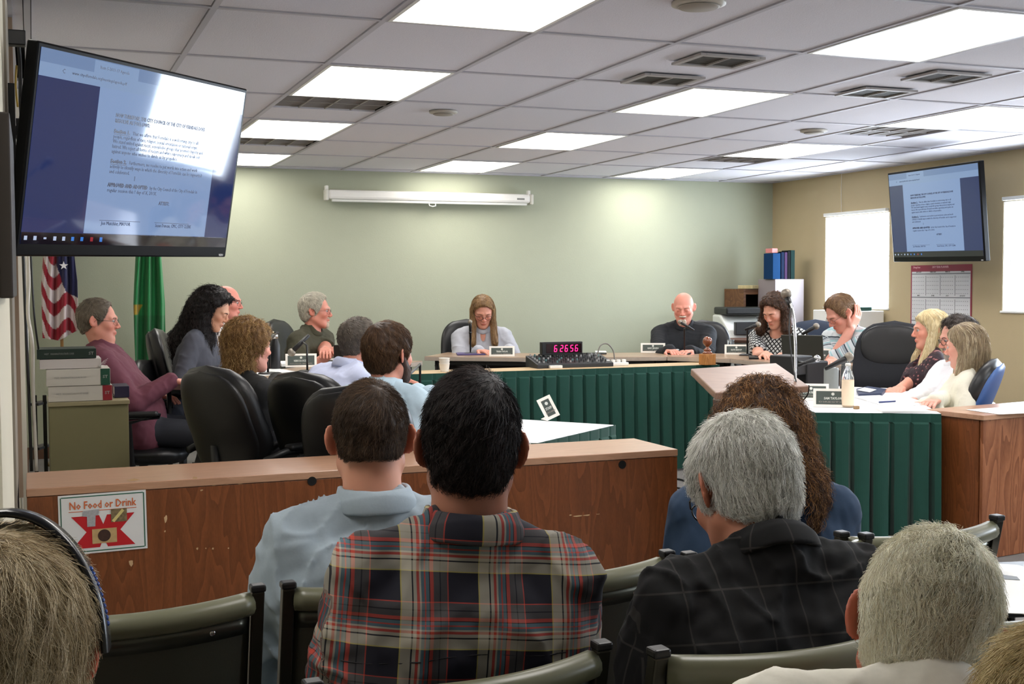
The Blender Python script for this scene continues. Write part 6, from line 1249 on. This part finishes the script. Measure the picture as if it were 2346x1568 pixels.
# P20 headband
r20 = person('person with ash blonde hair and dark headband at lower left corner', D_(16, 1510, 1.38), 8, lean=4, hpitch=6, s=1.04, female=True, top=shirt('dark_grey_top', (60, 58, 60)), top_name='dark_top', collar=False, skin=(214, 124, 100), near=True, glasses='black', hair=dict(t=.022, side=.014, col=(206, 186, 150), col2=(250, 236, 206), cold=(116, 98, 72), flow='crown', len=.06, nape=-.10, n=14000, rad=.00045, lift=.010, cwl=.016, wave=.55, crown=(-.02, -.04, .12)), brow=None, seed=36)
T, HM, H, N, P = r20
mb = MB(); pts = []
rows = []
for a in np.linspace(math.radians(2), math.radians(178), 36):
    c, s_ = math.cos(a), math.sin(a); rx, rz_ = .077+.027, .034+.088+.036
    rows.append([tuple(HM @ Vector(((rx+o)*c, -.022+y+.012*s_, .0+rz_*s_+o*s_))) for y, o in ((-.021, 0), (-.017, .005), (.017, .005), (.021, 0), (.017, -.003), (-.017, -.003))])
obj('headband', MB().grid(rows, closed_u=True), mat('glossy_dark_headband', (10, 10, 14), .25, coat=.2), T, smooth=True)
gm = MB()
for k in range(11): a = math.radians(12+k*2.3); gm.sphere(tuple(HM @ Vector(((.077+.031)*math.cos(a), -.022+.012*math.sin(a), (.158+.005)*math.sin(a)))), .0035, 8, 6)
obj('headband_gems', gm, mat('blue_rhinestone', (40, 84, 170), .08, .3, coat=1.), T)
# P21 corner blond
r21 = person('blurry blonde haired person at the lower right corner', D_(2468, 1765, 1.18), 25, lean=4, hpitch=6, s=1.0, female=True, top=shirt('tan_top', (150, 130, 100)), top_name='tan_top', collar=False, skin=(220, 165, 140), near=True, hair=dict(t=.024, side=.018, col=(190, 168, 118), col2=(226, 208, 160), cold=(150, 126, 84), flow='crown', len=.06, nape=-.11, n=9000, rad=.0005, lift=.010, overears=True, crown=(0, -.02, .12)), brow=None, seed=37)
# ------------------------------------------------ audience chairs
def stack_by_post(label, px, py, side, top=.84, heading=-2, w=.47, **kw):
    B = atZ(px, py, top); hd = math.radians(heading); rgt = np.array([math.cos(hd), -math.sin(hd)]); f_ = np.array([math.sin(hd), math.cos(hd)]); off_ = -side*w/2; b_ = .30
    return stack_chair(label, (B[0]+rgt[0]*off_+f_[0]*b_, B[1]+rgt[1]*off_+f_[1]*b_), heading, top, w, **kw)
stack_by_post('empty olive stacking chair in front of the headband wearer', 590, 1352, 1)
stack_by_post('olive stacking chair carrying the person in light blue oxford shirt', 660, 1345, -1)
stack_by_post('olive stacking chair hidden behind the plaid and windowpane shirts', 1528, 1272, 1)
EC = stack_by_post('olive stacking chair with property tag behind the plaid shirt', 1378, 1484, 1)
stack_by_post('olive stacking chair behind the black windowpane shirt', 1502, 1497, -1, w=.50, top=.875)
stack_by_post('olive stacking chair carrying the person with long brown curls', 1984, 1232, 1)
stack_by_post('empty olive stacking chair in front of the wooden end desk', 2284, 1190, 1)
stack_by_post('olive stacking chair at right edge behind the pale white hair', 2105, 1428, -1, w=.50)
for r_, lb in ((r19, 'stacking chair under the person with pale white hair'), (r20, 'stacking chair under the headband wearer'), (r21, 'stacking chair under the blonde person in the corner')):
    (x, y), pz = root_of(r_); stack_chair(lb, (x, y+.04), 5, .80)
hw_ = .235; tgp = MB().box((.105, -.0, 0), (.062, .002, .036)); 
tg = obj('property_tag', MB().box((0, 0, 0), (.060, .0015, .034)), mat('tag_cream', (196, 188, 150), .5), EC, loc=(.150, -.3235, .770)); tg.rotation_euler = (-.12, 0, .30)
TM = Matrix.Rotation(PI/2, 4, 'X'); TM.translation = Vector((0, -.0012, 0))
textlines([('Property of the', 0, .011, 1, 'CENTER', .046, .0002), ('001516', 0, 0, 1.5, 'CENTER', .040, .0004), ('City of Ferndale', 0, -.011, 1, 'CENTER', .048, .0002)], .0065, M_INK, tg, TM, 'tag_lettering')

# shirt construction lines
seam(r15, 'yoke_seam', [(x, .36-.02*abs(x)/.2) for x in np.linspace(-.20, .20, 26)], mat('blue_stitch', (120, 136, 150), .8)); 
for x_ in (-.016, .022): seam(r15, 'pleat_edge', [(x_+.002*k_, .355-.33*k_/16) for k_ in range(17)], mat('blue_stitch', (120, 136, 150), .8), .0018)
seam(r16, 'yoke_seam', [(x, .35-.015*abs(x)/.2) for x in np.linspace(-.19, .19, 26)], mat('dark_stitch', (30, 28, 34), .8))
seam(r18, 'yoke_seam', [(x, .35-.015*abs(x)/.2) for x in np.linspace(-.20, .20, 26)], mat('black_stitch', (8, 8, 9), .8))
# ================================================================ camera, world, view
cam = bpy.data.cameras.new('camera'); co = bpy.data.objects.new('camera', cam); COL.objects.link(co)
cam.sensor_width = 36.; cam.lens = 36.*FPX/2346.; cam.clip_start = .05
Mc = Matrix((Vector(CR.tolist()), Vector(CU.tolist()), Vector((-CF).tolist()))).transposed().to_4x4(); Mc.translation = Vector((0, 0, EYE)); co.matrix_world = Mc
SC.camera = co
w = bpy.data.worlds.new('sky'); SC.world = w; w.use_nodes = True; bg = w.node_tree.nodes['Background']; bg.inputs[0].default_value = (.78, .88, 1., 1); bg.inputs[1].default_value = 28.
for k, (a, b_) in enumerate(WIN):
    L_ = bpy.data.lights.new('window_portal', 'AREA'); L_.shape = 'RECTANGLE'; z0_, z1_ = WZK(k); L_.size = z1_-z0_; L_.size_y = b_-a; L_.cycles.is_portal = True
    lo_ = bpy.data.objects.new('window_portal', L_); COL.objects.link(lo_); lo_.location = (XR+.16, (a+b_)/2, (z0_+z1_)/2); lo_.rotation_euler = (0, PI/2, 0)
SC.view_settings.view_transform = 'Standard'; SC.view_settings.look = 'None'; SC.view_settings.gamma = 1.; SC.view_settings.use_curve_mapping = False; SC.view_settings.exposure = .08
